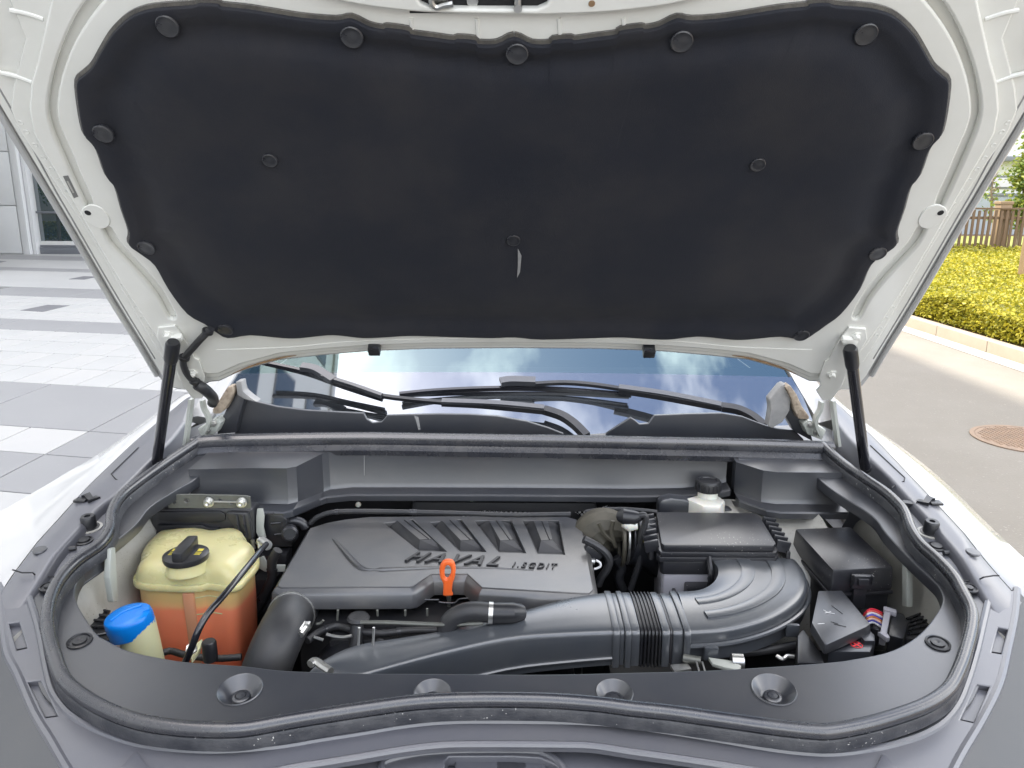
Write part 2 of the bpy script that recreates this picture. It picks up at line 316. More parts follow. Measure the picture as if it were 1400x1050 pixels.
def leafmat(name, c1, c2):
    m = bpy.data.materials.new(name); m.use_nodes = True; n = m.node_tree; p = n.nodes['Principled BSDF']; L = n.links.new
    g = n.nodes.new('ShaderNodeNewGeometry'); r = n.nodes.new('ShaderNodeValToRGB'); r.color_ramp.elements[0].color = (*c1, 1); r.color_ramp.elements[1].color = (*c2, 1)
    L(g.outputs['Random Per Island'], r.inputs[0]); L(r.outputs[0], p.inputs['Base Color']); p.inputs['Roughness'].default_value = 0.5
    t = n.nodes.new('ShaderNodeBsdfTranslucent'); L(r.outputs[0], t.inputs[0]); x = n.nodes.new('ShaderNodeMixShader'); x.inputs[0].default_value = 0.35
    L(p.outputs[0], x.inputs[1]); L(t.outputs[0], x.inputs[2]); L(x.outputs[0], n.nodes['Material Output'].inputs[0]); return m
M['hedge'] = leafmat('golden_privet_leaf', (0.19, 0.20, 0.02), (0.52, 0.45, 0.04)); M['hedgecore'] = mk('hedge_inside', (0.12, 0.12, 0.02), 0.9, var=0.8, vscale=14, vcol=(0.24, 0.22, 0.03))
M['leaf'] = leafmat('young_tree_leaf', (0.10, 0.17, 0.03), (0.28, 0.30, 0.05))
M['leafdark'] = leafmat('shrub_leaf', (0.05, 0.09, 0.02), (0.14, 0.19, 0.04))

# ------------------------------------------------------------------ ground, plaza, road
g = struct(finish('ground', fromdata([(-400, -300, -0.05), (400, -300, -0.05), (400, 600, -0.05), (-400, 600, -0.05)], [(0, 1, 2, 3)]), M['asphalt'], origin=(0, 0, -0.05)))
UA = V((math.cos(R(11)), -math.sin(R(11)), 0)); VA = V((math.sin(R(1.5)), math.cos(R(1.5)), 0))     # the plaza's two joint directions
def plz(p):
    det = UA.x * VA.y - UA.y * VA.x
    return ((p.x * VA.y - p.y * VA.x) / det, (UA.x * p.y - UA.y * p.x) / det)
def plp(u, v, z): q = UA * u + VA * v; return V((q.x, q.y, z))
plaza = struct(finish('plaza', fromdata([(-60, -40, -0.012), (0.6, -40, -0.012), (0.6, 70, -0.012), (-60, 70, -0.012)], [(0, 1, 2, 3)]), M['joint'], origin=(0, 0, -0.012)))
def vat(y): return plz(onZ(100, y, 0))[1]
bands = [(vat(a), vat(b)) for a, b in ((356.5, 350.5), (372, 367.5), (407, 394.5), (454, 439))]
NEAR_V = vat(527)                                     # the near field of big grey stones starts here
def grey_at(v): return any(a <= v <= b for a, b in bands)
SL = {}
def slab(u0, u1, v0, v1, mat, parent=plaza, name='paving_slab', gap=0.006):
    k = (round(u1-u0, 4), round(v1-v0, 4), mat)
    c = plp((u0+u1)/2, (v0+v1)/2, 0)
    if k not in SL:
        q = [plp(u0+gap, v0+gap, 0), plp(u1-gap, v0+gap, 0), plp(u1-gap, v1-gap, 0), plp(u0+gap, v1-gap, 0)]
        SL[k] = finish(name, prism(q, (0, 0, -0.03), 0.0025, seg=1), M[mat], parent, smooth=None, origin=c)
        return SL[k]
    return dup(SL[k], c, parent)
rnd = random.Random(3)
def vis(p, m=25):
    d = p - CAM; f = d.dot(_F)
    if f <= 0.1: return None
    return (CX + FPX * d.dot(_rc) / f, CY - FPX * d.dot(_uc) / f)
# pale slabs of the middle distance, one by one, with the grey bands between them
edges = [NEAR_V]
v = NEAR_V
bb = sorted(bands)
for a, b in bb[:2]:
    n = max(1, round((a - v) / 0.62)); st = (a - v) / n
    for i in range(n): edges.append(v + st * (i + 1))
    edges.append(b); v = b
pats = []
for i in range(len(edges) - 1):
    v0, v1 = edges[i], edges[i+1]; gb = grey_at((v0 + v1) / 2); du = 0.9 if gb else 0.31
    off = rnd.random() * du
    for k in range(-40, 4):
        u0 = k * du + off; p = vis(plp(u0 + du/2, (v0+v1)/2, 0))
        if p and -40 < p[0] < 330 and p[1] > 330: slab(u0, u0 + du, v0, v1, 'grey' if gb else ('slab' if rnd.random() < 0.6 else 'slab2'))
# farther field: pale sheets and grey bands too thin to pick apart
vfar = edges[-1]; segs = []
for a, b in bb[2:]: segs.append((vfar, a, 'slab')); segs.append((a, b, 'grey')); vfar = b
segs.append((vfar, vfar + 14, 'slab'))
for v0, v1, m in segs:
    q = [plp(-34, v0 + .004, 0), plp(0, v0 + .004, 0), plp(0, v1 - .004, 0), plp(-34, v1 - .004, 0)]
    finish('paving_band', prism(q, (0, 0, -0.03), 0), M[m], plaza, smooth=None)
for (x0, y0), (x1, y1), (x2, y2), (x3, y3) in (((28, 424), (65, 416.6), (95, 417.5), (59, 426)), ((94, 381.5), (114, 377.5), (134, 378), (116, 382)), ((-12, 358), (0, 356.6), (9, 357), (0, 359))):
    q = [onZ(x, y, 0.004) for x, y in ((x0, y0), (x1, y1), (x2, y2), (x3, y3))]
    finish('drain_cover', prism(q, (0, 0, -0.03), 0), M['greydark'], plaza, smooth=None)
# near field: large grey stones with a tongue of pale ones
va, vb, vc = vat(588), vat(624), vat(680)
utip = plz(onZ(90, 606, 0))[0]
for v0, v1, du in ((vc - 2.2, vc, 0.62), (vc, vb, 0.9), (vb, va, 0.46), (va, NEAR_V, 1.1)):
    for k in range(-9, 9):
        u0 = utip + k * du
        if plp(u0, v0, 0).x > 0.3 or plp(u0 + du, v0, 0).x < -6: continue
        m = 'grey'
        if v1 == va and k < 0: m = 'slab2'
        if v1 == vc: m = 'slab'
        slab(u0, u0 + du, v0, v1, m)
road = struct(finish('road', fromdata([(0.6, -40, 0), (4.8, -40, 0), (4.8, 80, 0), (0.6, 80, 0)], [(0, 1, 2, 3)]), M['asphalt'], origin=(2.5, 0, 0)))
gut = struct(finish('gutter', fromdata([(4.8, -40, 0.004), (5.02, -40, 0.004), (5.02, 80, 0.004), (4.8, 80, 0.004)], [(0, 1, 2, 3)]), M['gutter'], origin=(4.9, 0, 0)))
kb = struct(finish('kerb', boxz(5.02, 5.16, -40, 2, -0.05, 0.13, 0.012), M['kerb']))
for i in range(22):
    o = finish('kerb_stone', boxz(5.02, 5.16, 2.004 + i*1.0, 2.996 + i*1.0, -0.05, 0.13, 0.012), M['kerb'], kb) if i == 0 else dup(o0, (5.09, 2.5 + i*1.0, -0.05))
    if i == 0: o0 = o
bed = struct(finish('planting_bed', fromdata([(5.16, -40, 0.10), (60, -40, 0.10), (60, 90, 0.10), (5.16, 90, 0.10)], [(0, 1, 2, 3)]), M['soil'], origin=(10, 0, 0.1)))
lawn = struct(finish('lawn', fromdata([(9, 20.1, 0.11), (60, 20.1, 0.11), (60, 34, 0.11), (9, 34, 0.11)], [(0, 1, 2, 3)]), M['grass'], origin=(10, 20, 0.11)))
# round iron manhole cover in the asphalt
mc = onZ(1402, 601, 0.0); mh = thing('manhole_cover', (mc.x, mc.y, 0), 'round rusty iron manhole cover set in the asphalt', 'manhole cover')
finish('frame', lathe([(0.33, 0.0), (0.33, 0.007), (0.30, 0.007), (0.30, 0.002)], (mc.x, mc.y, 0), n=40), M['iron'], mh)
finish('lid', lathe([(0.297, 0.001), (0.297, 0.006), (0.0, 0.006)], (mc.x, mc.y, 0), n=40), M['iron'], mh)
vs = []; fc = []
for i in range(-9, 10):
    for j in range(-9, 10):
        x, y = i * 0.03, j * 0.03
        if x*x + y*y > 0.275**2: continue
        a = 0.010; b = len(vs)
        vs += [(mc.x+x-a, mc.y+y-a, 0.006), (mc.x+x+a, mc.y+y-a, 0.006), (mc.x+x+a, mc.y+y+a, 0.006), (mc.x+x-a, mc.y+y+a, 0.006)]
        vs += [(mc.x+x-a*.7, mc.y+y-a*.7, 0.011), (mc.x+x+a*.7, mc.y+y-a*.7, 0.011), (mc.x+x+a*.7, mc.y+y+a*.7, 0.011), (mc.x+x-a*.7, mc.y+y+a*.7, 0.011)]
        fc += [(b+4, b+5, b+6, b+7)] + [(b+k, b+(k+1) % 4, b+4+(k+1) % 4, b+4+k) for k in range(4)]
o = finish('tread_studs', fromdata(vs, fc), M['iron'], mh, smooth=None); o['kind'] = 'stuff'

# ------------------------------------------------------------------ hedge, fence, post, tree
def leaves(n, place, size, seed):
    r = random.Random(seed); vs = []; fc = []
    for i in range(n):
        p, s = place(r); s *= size
        a = r.uniform(0, 6.28); t = r.uniform(-0.9, 0.9); w = V((math.cos(a), math.sin(a), t)).normalized(); q = w.orthogonal().normalized()
        q = (q * math.cos(a*3) + w.cross(q) * math.sin(a*3)); b = len(vs); L = s * r.uniform(0.7, 1.3); Wd = L * 0.36
        nrm = w.cross(q) * (L * 0.12)
        vs += [p, p + w*L*0.45 + q*Wd + nrm, p + w*L, p + w*L*0.45 - q*Wd + nrm]; fc.append((b, b+1, b+2, b+3))
    return fromdata(vs, fc)
def hedge_top(x, y): return 0.42 + 0.03*math.sin(x*3.1 + y*1.7) + 0.03*math.sin(x*1.3 - y*4.1) + 0.02*math.sin(x*7 + y*5)
def hp(r):
    y = 2.5 + 18.0 * r.random()**1.3
    if r.random() < 0.30: x = 5.24 + r.random()*0.12; z = 0.13 + r.random() * (hedge_top(x, y) - 0.13)
    else: x = 5.24 + r.random() * (2.6 + max(y - 4.0, 0) * 0.5); z = hedge_top(x, y) - 0.10*r.random()**2 + (0.05*r.random() if r.random() < .2 else 0)
    return V((x, y, z)), 0.7 + 0.05*y
hd = finish('hedge', leaves(150000, hp, 0.042, 5), M['hedge'], origin=(7, 12, 0.1), smooth=None)
tag(hd, 'low clipped golden green hedge bed behind the kerb', 'hedge', kind='stuff')
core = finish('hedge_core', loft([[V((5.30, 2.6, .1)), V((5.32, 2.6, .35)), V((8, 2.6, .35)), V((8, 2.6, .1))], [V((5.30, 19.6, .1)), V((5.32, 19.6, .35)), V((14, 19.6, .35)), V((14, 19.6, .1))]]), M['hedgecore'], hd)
FY = 19.9
fence = thing('picket_fence', (12, FY, 0.1), 'brown wooden picket fence standing behind the golden hedge', 'fence')
pk0 = None
for i in range(52):
    x = 9.2 + i * 0.142; w = 0.068
    if pk0 is None: pk0 = finish('picket', boxz(x, x+w, FY-0.012, FY+0.012, 0.12, 1.36, 0.004), M['wood'], fence); px0 = LOC[pk0.name]
    else:
        c = dup(pk0, (px0.x + i*0.142, FY + rnd.uniform(-.004, .004), 0.12 + rnd.uniform(-.012, .012)))
for z0, z1 in ((0.34, 0.42), (1.13, 1.20)): finish('rail', boxz(9, 16.8, FY+0.014, FY+0.06, z0, z1, 0.004), M['wood'], fence)
finish('top_rail', boxz(9, 16.8, FY-0.03, FY+0.07, 1.375, 1.42, 0.006), M['wood'], fence)
finish('base_board', boxz(9, 16.8, FY-0.03, FY+0.05, 0.10, 0.19, 0.006), M['wood'], fence)
for x in (9.3, 12.35, 15.4):
    q = finish('post', boxz(x, x+0.3, FY+0.08, FY+0.33, 0.1, 1.5, 0.01), M['woodpale'], fence); 
    finish('post_cap', boxz(x-0.02, x+0.32, FY+0.06, FY+0.35, 1.502, 1.58, 0.015), M['woodpale'], q)
pp = onZ(1397, 405, 0.1)
pz = pp.y
post = thing('timber_post', (pp.x+.25, pz, 0.1), 'tall square timber post rising from the hedge at the right edge', 'post')
finish('shaft', boxz(pp.x, pp.x+0.45, pz, pz+0.2, 0.1, 3.4, 0.012), M['woodpale'], post)
finish('foot', boxz(pp.x-.03, pp.x+0.48, pz-.03, pz+0.23, 0.1, 0.22, 0.01), M['woodpale'], post)
finish('cap_beam', boxz(pp.x-.2, pp.x+0.65, pz-.05, pz+0.5, 3.402, 3.6, 0.012), M['woodpale'], post)
def tree(x, y, h, seed, label, spread, n, cat='tree'):
    t = thing('young_tree', (x, y, 0.1), label, cat); r = random.Random(seed)
    limbs = [tube(cr([(x, y, 0.1), (x+.05, y, h*.4), (x-.04, y+.03, h*.7), (x, y, h)], 5), [0.06 - 0.05*i/15 for i in range(16)], 8)]; tips = []
    for k in range(26):
        z = h * r.uniform(0.28, 0.97); a = r.uniform(0, 6.28); L = spread * r.uniform(.5, 1) * (1.15 - z/h*0.7)
        e = V((x + math.cos(a)*L, y + math.sin(a)*L, z + L*0.7)); limbs.append(tube([(x, y, z), V((x, y, z)).lerp(e, .5) + V((0, 0, .05)), e], [0.018, 0.012, 0.004], 5)); tips.append((V((x, y, z)), e))
    finish('trunk', join(*limbs), M['bark'], t)
    def pl(r):
        a, e = r.choice(tips); q = a.lerp(e, r.uniform(.35, 1.1)); return q + V((r.gauss(0, .13), r.gauss(0, .13), r.gauss(0, .13))), 1
    finish('crown', leaves(n, pl, 0.13, seed+1), M['leaf'], t, smooth=None)
tp = onY(1394, 300, 23.0); tree(tp.x, 23.0, 3.3, 11, 'slender young tree with yellow green leaves behind the fence', 0.5, 1500)
tp = onY(1352, 300, 27.0); tree(tp.x, 27.0, 2.9, 17, 'thin pale sapling before the grey building, left of the young tree', 0.4, 160)

# ------------------------------------------------------------------ buildings
# white panelled block seen beyond the plaza on the left
bl = onZ(48, 348, 0); BY = bl.y; BX = bl.x
b1 = thing('white_building', (BX - 12, BY, 0), 'white panelled building with tall glazing beyond the plaza', 'building')
finish('wall', boxz(BX-32, BX-0.32, BY+0.06, BY+34, -0.05, 30, 0), M['panel'], b1)
jz = [0.0] + [onY(10, y, BY).z for y in (281, 207)]; dz = jz[2] - jz[1]
zs = [0.02, jz[1], jz[2]] + [jz[2] + dz * k for k in range(1, 5)]
for i in range(len(zs) - 1):
    for k in range(3):
        x1 = BX - 0.34 - k*1.62; finish('wall_panel', boxz(x1-1.60, x1, BY, BY+0.055, zs[i]+0.012, zs[i+1]-0.012, 0.006), M['panel'], b1)
finish('corner_pilaster', boxz(BX-0.31, BX-0.12, BY-0.02, BY+0.3, 0, 30, 0.01), M['panel'], b1)
finish('corner_trim', boxz(BX-0.10, BX+0.0, BY+0.1, BY+0.3, 0, 30, 0.01), M['panel'], b1)
GY = BY + 0.22
finish('upper_wall', boxz(BX+0.02, BX+9, GY+0.1, GY+30, 6.4, 30, 0), M['panel'], b1)
gl = finish('glazing', boxz(BX+0.02, BX+9, GY+0.1, GY+0.14, 0.35, 6.4, 0), M['pane'], b1)
finish('plinth', boxz(BX+0.02, BX+9, GY, GY+0.2, 0, 0.18, 0.01), M['frame'], b1)
for k in range(6):
    x = BX + 0.02 + 1.25 + k*1.5; finish('mullion', boxz(x, x+0.09, GY+0.0, GY+0.098, 0.18, 6.4, 0.008), M['frame'], b1)
for z in (0.185, 1.1, 3.4): finish('transom', boxz(BX+0.02, BX+9, GY+0.03, GY+0.096, z, z+0.06, 0.005), M['frame'], b1)
# high white tower to the left of the car, whose shade lies over plaza, car and half the road
M['tower'] = mk('tower_white_cladding', (0.82, 0.82, 0.81), 0.4)
tw = thing('office_tower', (-24, -8, 0), 'tall white office tower left of the plaza, outside the frame, mirrored in the windscreen', 'building')
TWX = -11.0; TWH = 26.1
finish('wall', boxz(TWX-26, TWX, -32, 16, 0, TWH, 0), M['tower'], tw)
finish('parapet', boxz(TWX-26, TWX+0.15, -32.1, 16.15, TWH+.002, TWH+0.5, 0.02), M['panel'], tw)
finish('added_shade_wall', boxz(TWX-26, TWX-6.2, 16.2, BY, 0, TWH, 0), M['tower'], tw)  # unseen wall added to keep the sun off the far plaza
wn0 = None
for f in range(7):
    for k in range(12):
        y = -30 + k*3.9; z = 1.2 + f*3.6
        if wn0 is None:
            wn0 = finish('window', boxz(TWX-.02, TWX+0.05, y, y+2.2, z, z+2.1, 0.01), M['frame'], tw); w0 = LOC[wn0.name]
            pn0 = finish('pane', boxz(TWX+0.03, TWX+0.06, y+.08, y+2.12, z+.08, z+2.02, 0), M['pane'], wn0); p0 = LOC[pn0.name]
        else:
            c = dup(wn0, w0 + V((0, k*3.9, f*3.6))); d = pn0.copy(); COL.objects.link(d); d.parent = c
# pale building behind the fence on the right
b2 = thing('grey_building', (22, 36, 0), 'pale low building with grey bands behind the fence on the right', 'building')
RY = 36.0
z1 = onY(1390, 217, RY).z; z0 = onY(1390, 268, RY).z
finish('wall', boxz(12, 52, RY+.1, RY+12, 0, 9.0, 0), M['wall'], b2)
finish('base_band', boxz(12, 52, RY, RY+.098, 0, z0-0.02, 0), M['wallgrey'], b2)
finish('ledge', boxz(12, 52, RY-.06, RY+.098, z0, z0+.12, 0.01), M['frame'], b2)
finish('canopy_band', boxz(12, 52, RY-.5, RY+.098, z1-.12, z1+.08, 0.01), M['frame'], b2)
for k in range(6):
    x = 21.6 + k*3.0; q = finish('window', boxz(x, x+1.6, RY+0.02, RY+.098, z0+.32, z1-.75, 0.01), M['frame'], b2); finish('pane', boxz(x+.08, x+1.52, RY-.01, RY+.018, z0+.40, z1-.83, 0), M['pane'], q)

# shrubs in the pocket between tower and glazing; they show mirrored in the glass
def hp2(r):
    x = -17 + 4.6*r.random(); y = 16.4 + 1.0*r.random(); return V((x, y, .1 + .6*r.random()**.5)), 1.6
h2 = finish('box_hedge', leaves(5000, hp2, .07, 21), M['hedge'], origin=(-15, 17, 0), smooth=None); tag(h2, 'yellow hedge beside the white building, seen mirrored in its glazing', 'hedge', kind='stuff')
for i, (x, y) in enumerate(((-16.4, 17.6), (-14.8, 17.9), (-13.3, 17.7))): tree(x, y, 4.2, 31 + i, ('leafy tree mirrored in the left part of the glazing', 'leafy tree mirrored in the middle of the glazing', 'leafy tree mirrored in the right part of the glazing')[i], 1.1, 2600)
# ------------------------------------------------------------------ the car
car = thing('white_car', (0, 2.6, 0), 'white sport utility car with its bonnet propped open, seen from the front', 'car')

# seal line round the bay (as seen), used by many panels
SEAL = [(274,600),(266,606),(227,632),(193,656),(165,679),(153,701),(150,724),(137,744),(107,765),(86,786),(73,808),(66,832),(65,860),(74,895),(88,929),(114,952),(148,971),(190,986),(238,994),(286,997),(333,996),(380,988),
        (427,980),(498,969),(570,959.5),(649,956),(744,957),(816,962),(863,968),(919,974),(990,984),(1062,994),(1110,999),(1138,999),(1186,990),(1234,976),(1269,962),(1296,943),(1310,919),(1319,895),(1328,860),(1328,836),(1317,812),
        (1304,789),(1282,765),(1259,744),(1246,724),(1239,705),(1231,692),(1211,673),(1186,656),(1154,634),(1125,609)]
OPEN = [(289,632),(268,654),(242,669),(206,692),(186,716),(150,746),(124,768),(108,790),(102,808),(105,824),(119,848),(133,867),(148,876),(167,886),(190,893),(226,900),(262,905),(333,910),(379,915.5),(427,918),(498,920),(593,920.5),(649,921),
        (744,921.5),(863,919),(967,916),(1038,912),(1133,905),(1170,900),(1210,892),(1238,880),(1262,862),(1281,838),(1289,820),(1284,803),(1271,789),(1239,759),(1211,729),(1192,705),(1143,673),(1119,654),(1106,639)]
seal_p = cr(SEAL, 5); open_p = cr(OPEN, 4)
DISH = [(328, 943, 0.026), (591, 947, 0.0215), (840, 947, 0.0215), (1058, 943, 0.026)]
dish_c = [BAY.pxuv(x, y) for x, y, r in DISH]
# inner shroud inside the seal, with its recessed screw dishes
lo = [BAY.uv(T(x, y, 0.024)) for x, y in seal_p] + [BAY.pxuv(1090, 622), BAY.pxuv(1102, 632)] + [BAY.pxuv(x, y, 0.0) for x, y in open_p[::-1]] + [BAY.pxuv(300, 622)]
shroud = finish('bay_shroud', plate(BAY, [lo] + [circ(c[0], c[1], d[2], 32) for c, d in zip(dish_c, DISH)], -0.022, 0.0, 0.0022), M['trim'], car)
for (x, y), d in zip(dish_c, DISH):
    r = d[2]; o = BAY.pt(x, y, 0); k = r / 0.026
    q = finish('screw_dish', lathe([(r+.0025, 0.0006), (r+.0015, 0.002), (r, 0.0012), (r*.62, -0.012*k), (r*.5, -0.0135*k), (0, -0.0135*k)], o, BAY.n, 36, False), M['trim'], shroud)
    finish('screw_clip', join(lathe([(0.0115, -0.0135*k), (0.0115, -0.010*k), (0.010, -0.0088*k), (0.0072, -0.0088*k), (0.0068, -0.0105*k), (0.006, -0.0085*k), (0, -0.008*k)], o, BAY.n, 24)), M['trim'], shroud)
for x, y in ((109, 877), (1282, 880)):
    o = T(x, y)
    finish('push_clip', join(lathe([(0.0165, 0), (0.0165, 0.002), (0.0135, 0.0028), (0.0125, 0.0008), (0.0095, 0.0008), (0.009, 0.003), (0.0035, 0.0034), (0, 0.002)], o, BAY.n, 28)), M['black'], shroud)
# side and front seal: round bulb on a carrier
sp3 = [T(x, y, 0.024) for x, y in cr(SEAL, 8)]
bulb = [(0.0088*math.cos(a), 0.0088*math.sin(a)) for a in [2*math.pi*i/14 for i in range(14)]]
ws = finish('weatherstrip', sweep(sp3, bulb, BAY.n), M['rubber'], car)
finish('seal_carrier', sweep(sp3, [(-0.009, -0.024), (0.009, -0.024), (0.0085, -0.0105), (0.0065, -0.0075), (-0.0065, -0.0075), (-0.0085, -0.0105)], BAY.n), M['carrier'], ws)
# rear seal along the cowl
rs = [(262,603),(300,600),(400,598),(500,597),(600,598.5),(700,600),(800,601.5),(900,603.5),(1000,605.5),(1100,608.5),(1140,610)]
rp = [T(x, y, 0.026) for x, y in cr(rs, 4)]
prof = [(-0.020,-0.016),(-0.022,-0.004),(-0.016,0.004),(-0.006,0.0065),(-0.002,0.003),(0.003,0.0065),(0.011,0.003),(0.014,-0.006),(0.0125,-0.013),(0.017,-0.017),(0.022,-0.022),(0.021,-0.034),(0.012,-0.037),(-0.012,-0.034)]
prof = [(-a if False else a, b) for a, b in prof]
rw = finish('rear_weatherstrip', sweep(rp, [(a, b) for a, b in prof], BAY.n), M['rubber'], car)

# ---- outer front trim
R1 = [(36,806),(50,850),(57,880),(63,912),(71,943),(82,962),(97,978),(120,992),(146,1004),(186,1017),(230,1024),(300,1027),(379,1021),(440,1011),(498,1002),(545,994),(593,988.5),(649,986.5),(744,987),(800,988.5),(848,992),(919,1002),(980,1012),(1038,1022),(1090,1029),(1138,1031),(1190,1025),(1230,1016),(1262,1005),(1290,988),(1310,963),(1323,931),(1334,895),(1342,862),(1353,814)]
RBL = [(1,800),(3,840),(10,892),(26,925),(48,976),(71,1014),(93,1052),(124,1100)]
RBR = [(1390,806),(1387,842),(1377,890),(1365,938),(1341,986),(1317,1026),(1303,1052),(1280,1100)]
R2C = [(330,1066),(393,1051),(450,1042),(498,1034),(545,1026),(593,1020),(640,1018),(760,1018.5),(810,1020),(863,1028),(920,1036),(980,1045),(1040,1055),(1090,1066)]
r1 = cr(R1, 4); rbl = cr(RBL, 4); rbr = cr(RBR, 4); r2 = cr(R2C, 4)
slots = [[(12,852),(26,850),(37,886),(23,889)], [(38,932),(55,930),(79,979),(63,981)], [(1365,857),(1378,860),(1369,894),(1356,892)], [(1336,935),(1353,938),(1331,988),(1313,984)]]
outer = [BAY.pxuv(x, y, -0.008) for x, y in r1 + rbr + [(1100, 1100)] + r2[::-1] + [(300, 1100)] + rbl[::-1]]
ft = finish('front_trim', plate(BAY, [outer] + [[BAY.pxuv(x, y, -0.008) for x, y in s] for s in slots], -0.020, -0.008, 0.0018), M['front'], car)
for s in slots:
    lp = [V(BAY.pxuv(x, y, -0.02)).to_3d() for x, y in s]; c = sum(lp, V()) / 4
    finish('slot_floor', plate(BAY, [[tuple((c + (p - c) * 1.08).to_2d()) for p in lp]], -0.030, -0.0165), M['front'], ft, smooth=None)
# rolled edges of the trim
finish('inner_bead', tube([T(x, y, -0.0095) for x, y in r1], 0.0055, 8), M['front'], ft)
finish('centre_bead', tube([T(x, y, -0.0105) for x, y in r2], 0.0045, 8), M['front'], ft)
for rb in (rbl, rbr): finish('corner_bead', tube([T(x, y, -0.012) for x, y in rb], 0.006, 8), M['front'], ft)
finish('seal_gutter', loft([[T(x, y, -0.002) for x, y in cr(SEAL[9:44], 4)], ], False) if False else sweep([T(x, y, -0.004) for x, y in cr([(x, y) for x, y in SEAL[8:45]], 4)], [(-0.012, -0.006), (0.026, -0.006), (0.026, -0.012), (-0.012, -0.012)], BAY.n), M['trim'], ft)
lowp = [BAY.pxuv(x, y, -0.034) for x, y in r2] + [BAY.pxuv(1130, 1180, -0.034), BAY.pxuv(280, 1180, -0.034)]
hole = [BAY.pxuv(x, y, -0.034) for x, y in [(608, 1040), (614, 1034), (700, 1034), (738, 1036), (760, 1046), (772, 1062), (776, 1090), (606, 1090)]]
lc = finish('lower_trim', plate(BAY, [lowp, hole], -0.05, -0.034, 0.002), M['front'], ft)
finish('latch_pocket', plate(BAY, [[BAY.pxuv(x, y, -0.05) for x, y in ((600,1030),(780,1030),(790,1100),(600,1100))]], -0.062, -0.052), M['front'], ft, smooth=None)
finish('latch_step', plate(BAY, [[BAY.pxuv(x, y, -0.045) for x, y in ((622,1040),(745,1040),(752,1090),(622,1090))], [BAY.pxuv(x, y, -0.045) for x, y in ((682,1043),(716,1043),(718,1080),(682,1080))]], -0.0518, -0.043, 0.002), M['front'], ft)
finish('pocket_rim', tube([T(x, y, -0.033) for x, y in cr([(522,1056),(525,1042),(560,1032),(604,1027),(660,1025.5),(722,1026),(745,1030),(764,1042),(776,1060)], 5)], 0.0045, 8), M['front'], ft)
for sgn in (0, 1):
    tri = [(186, 1024), (158, 1056), (150, 1080), (224, 1080), (206, 1050)]
    if sgn: tri = [(1207, 1027), (1192, 1056), (1180, 1080), (1260, 1080), (1235, 1056)]
    bm_ = [T(x, y, -0.004) for x, y in tri]
    finish('corner_rib', prism(bm_, BAY.n * -0.01, 0.004), M['front'], ft)
M['lampcover'] = mk('lamp_cover_plastic', (0.085, 0.088, 0.092), 0.6, spec=0.3, var=0.5, vscale=5, vcol=(0.115, 0.113, 0.11), bump=0.1, bscale=900, dist=0.001)
# lamp covers at the two front corners
for rb, sg in ((rbl, -1), (rbr, 1)):
    A = resample([T(x, y, -0.010) for x, y in rb], 24)
    rows = [A]
    for dx, dz, dy in ((0.03, -0.006, -0.004), (0.075, -0.022, -0.012), (0.10, -0.034, -0.018), (0.108, -0.045, -0.022), (0.11, -0.10, -0.025), (0.11, -0.22, -0.02)):
        rows.append([p + V((sg*dx*(0.62 + 0.38*(1 - i/23)) , dy*(1+i/23*2), dz)) for i, p in enumerate(A)])
    finish('lamp_cover', loft(rows, False), M['lampcover'], car)
# bumper nose below the trim
nose = [V((x, 0.60 + 0.20*(abs(x)/0.72)**2.4, 0)) for x in [i*0.72/12 for i in range(-12, 13)]]
finish('bumper', loft([[p + V((0, .10, 0.90)) for p in nose], [p + V((0, 0.02, 0.86)) for p in nose], [p + V((0, -.01, .7)) for p in nose], [p + V((0, 0, .45)) for p in nose], [p + V((0, .08, .28)) for p in nose]], False), M['whitebody'], car)
finish('grille', loft([[V((p.x*.7, p.y-.018, 0.80)) for p in nose], [V((p.x*.66, p.y-.025, .60)) for p in nose], [V((p.x*.6, p.y-.018, 0.50)) for p in nose]], False), M['black'], car)

# ---- fender top trims and fenders
FEN = {
 -1: dict(edge=[(262,541),(253,546),(235,561),(189,600),(155,632),(120,666),(81,709),(48,745),(17,778),(0,799),(-22,825)],
          plat=[(250,575),(232,598),(206,624),(178,652),(150,679),(129,694),(104,721),(79,748),(51,782),(26,812),(8,832)],
          sil=[(252,538),(230,552),(200,575),(172,595),(144,615),(118,631),(93,645),(67,661),(41,676),(0,700),(-60,735)]),
 1: dict(edge=[(1130,540),(1141,549),(1160,566),(1196,600),(1232,638),(1271,679),(1298,708),(1325,737),(1350,762),(1376,786),(1402,808)],
         plat=[(1146,575),(1166,600),(1192,624),(1222,653),(1248,681),(1266,700),(1290,727),(1310,750),(1340,788),(1366,821),(1384,840)],
         sil=[(1132,536),(1150,552),(1184,578),(1206,593),(1228,608),(1256,629),(1284,652),(1312,678),(1340,706),(1386,750),(1440,800)])}
N = 60
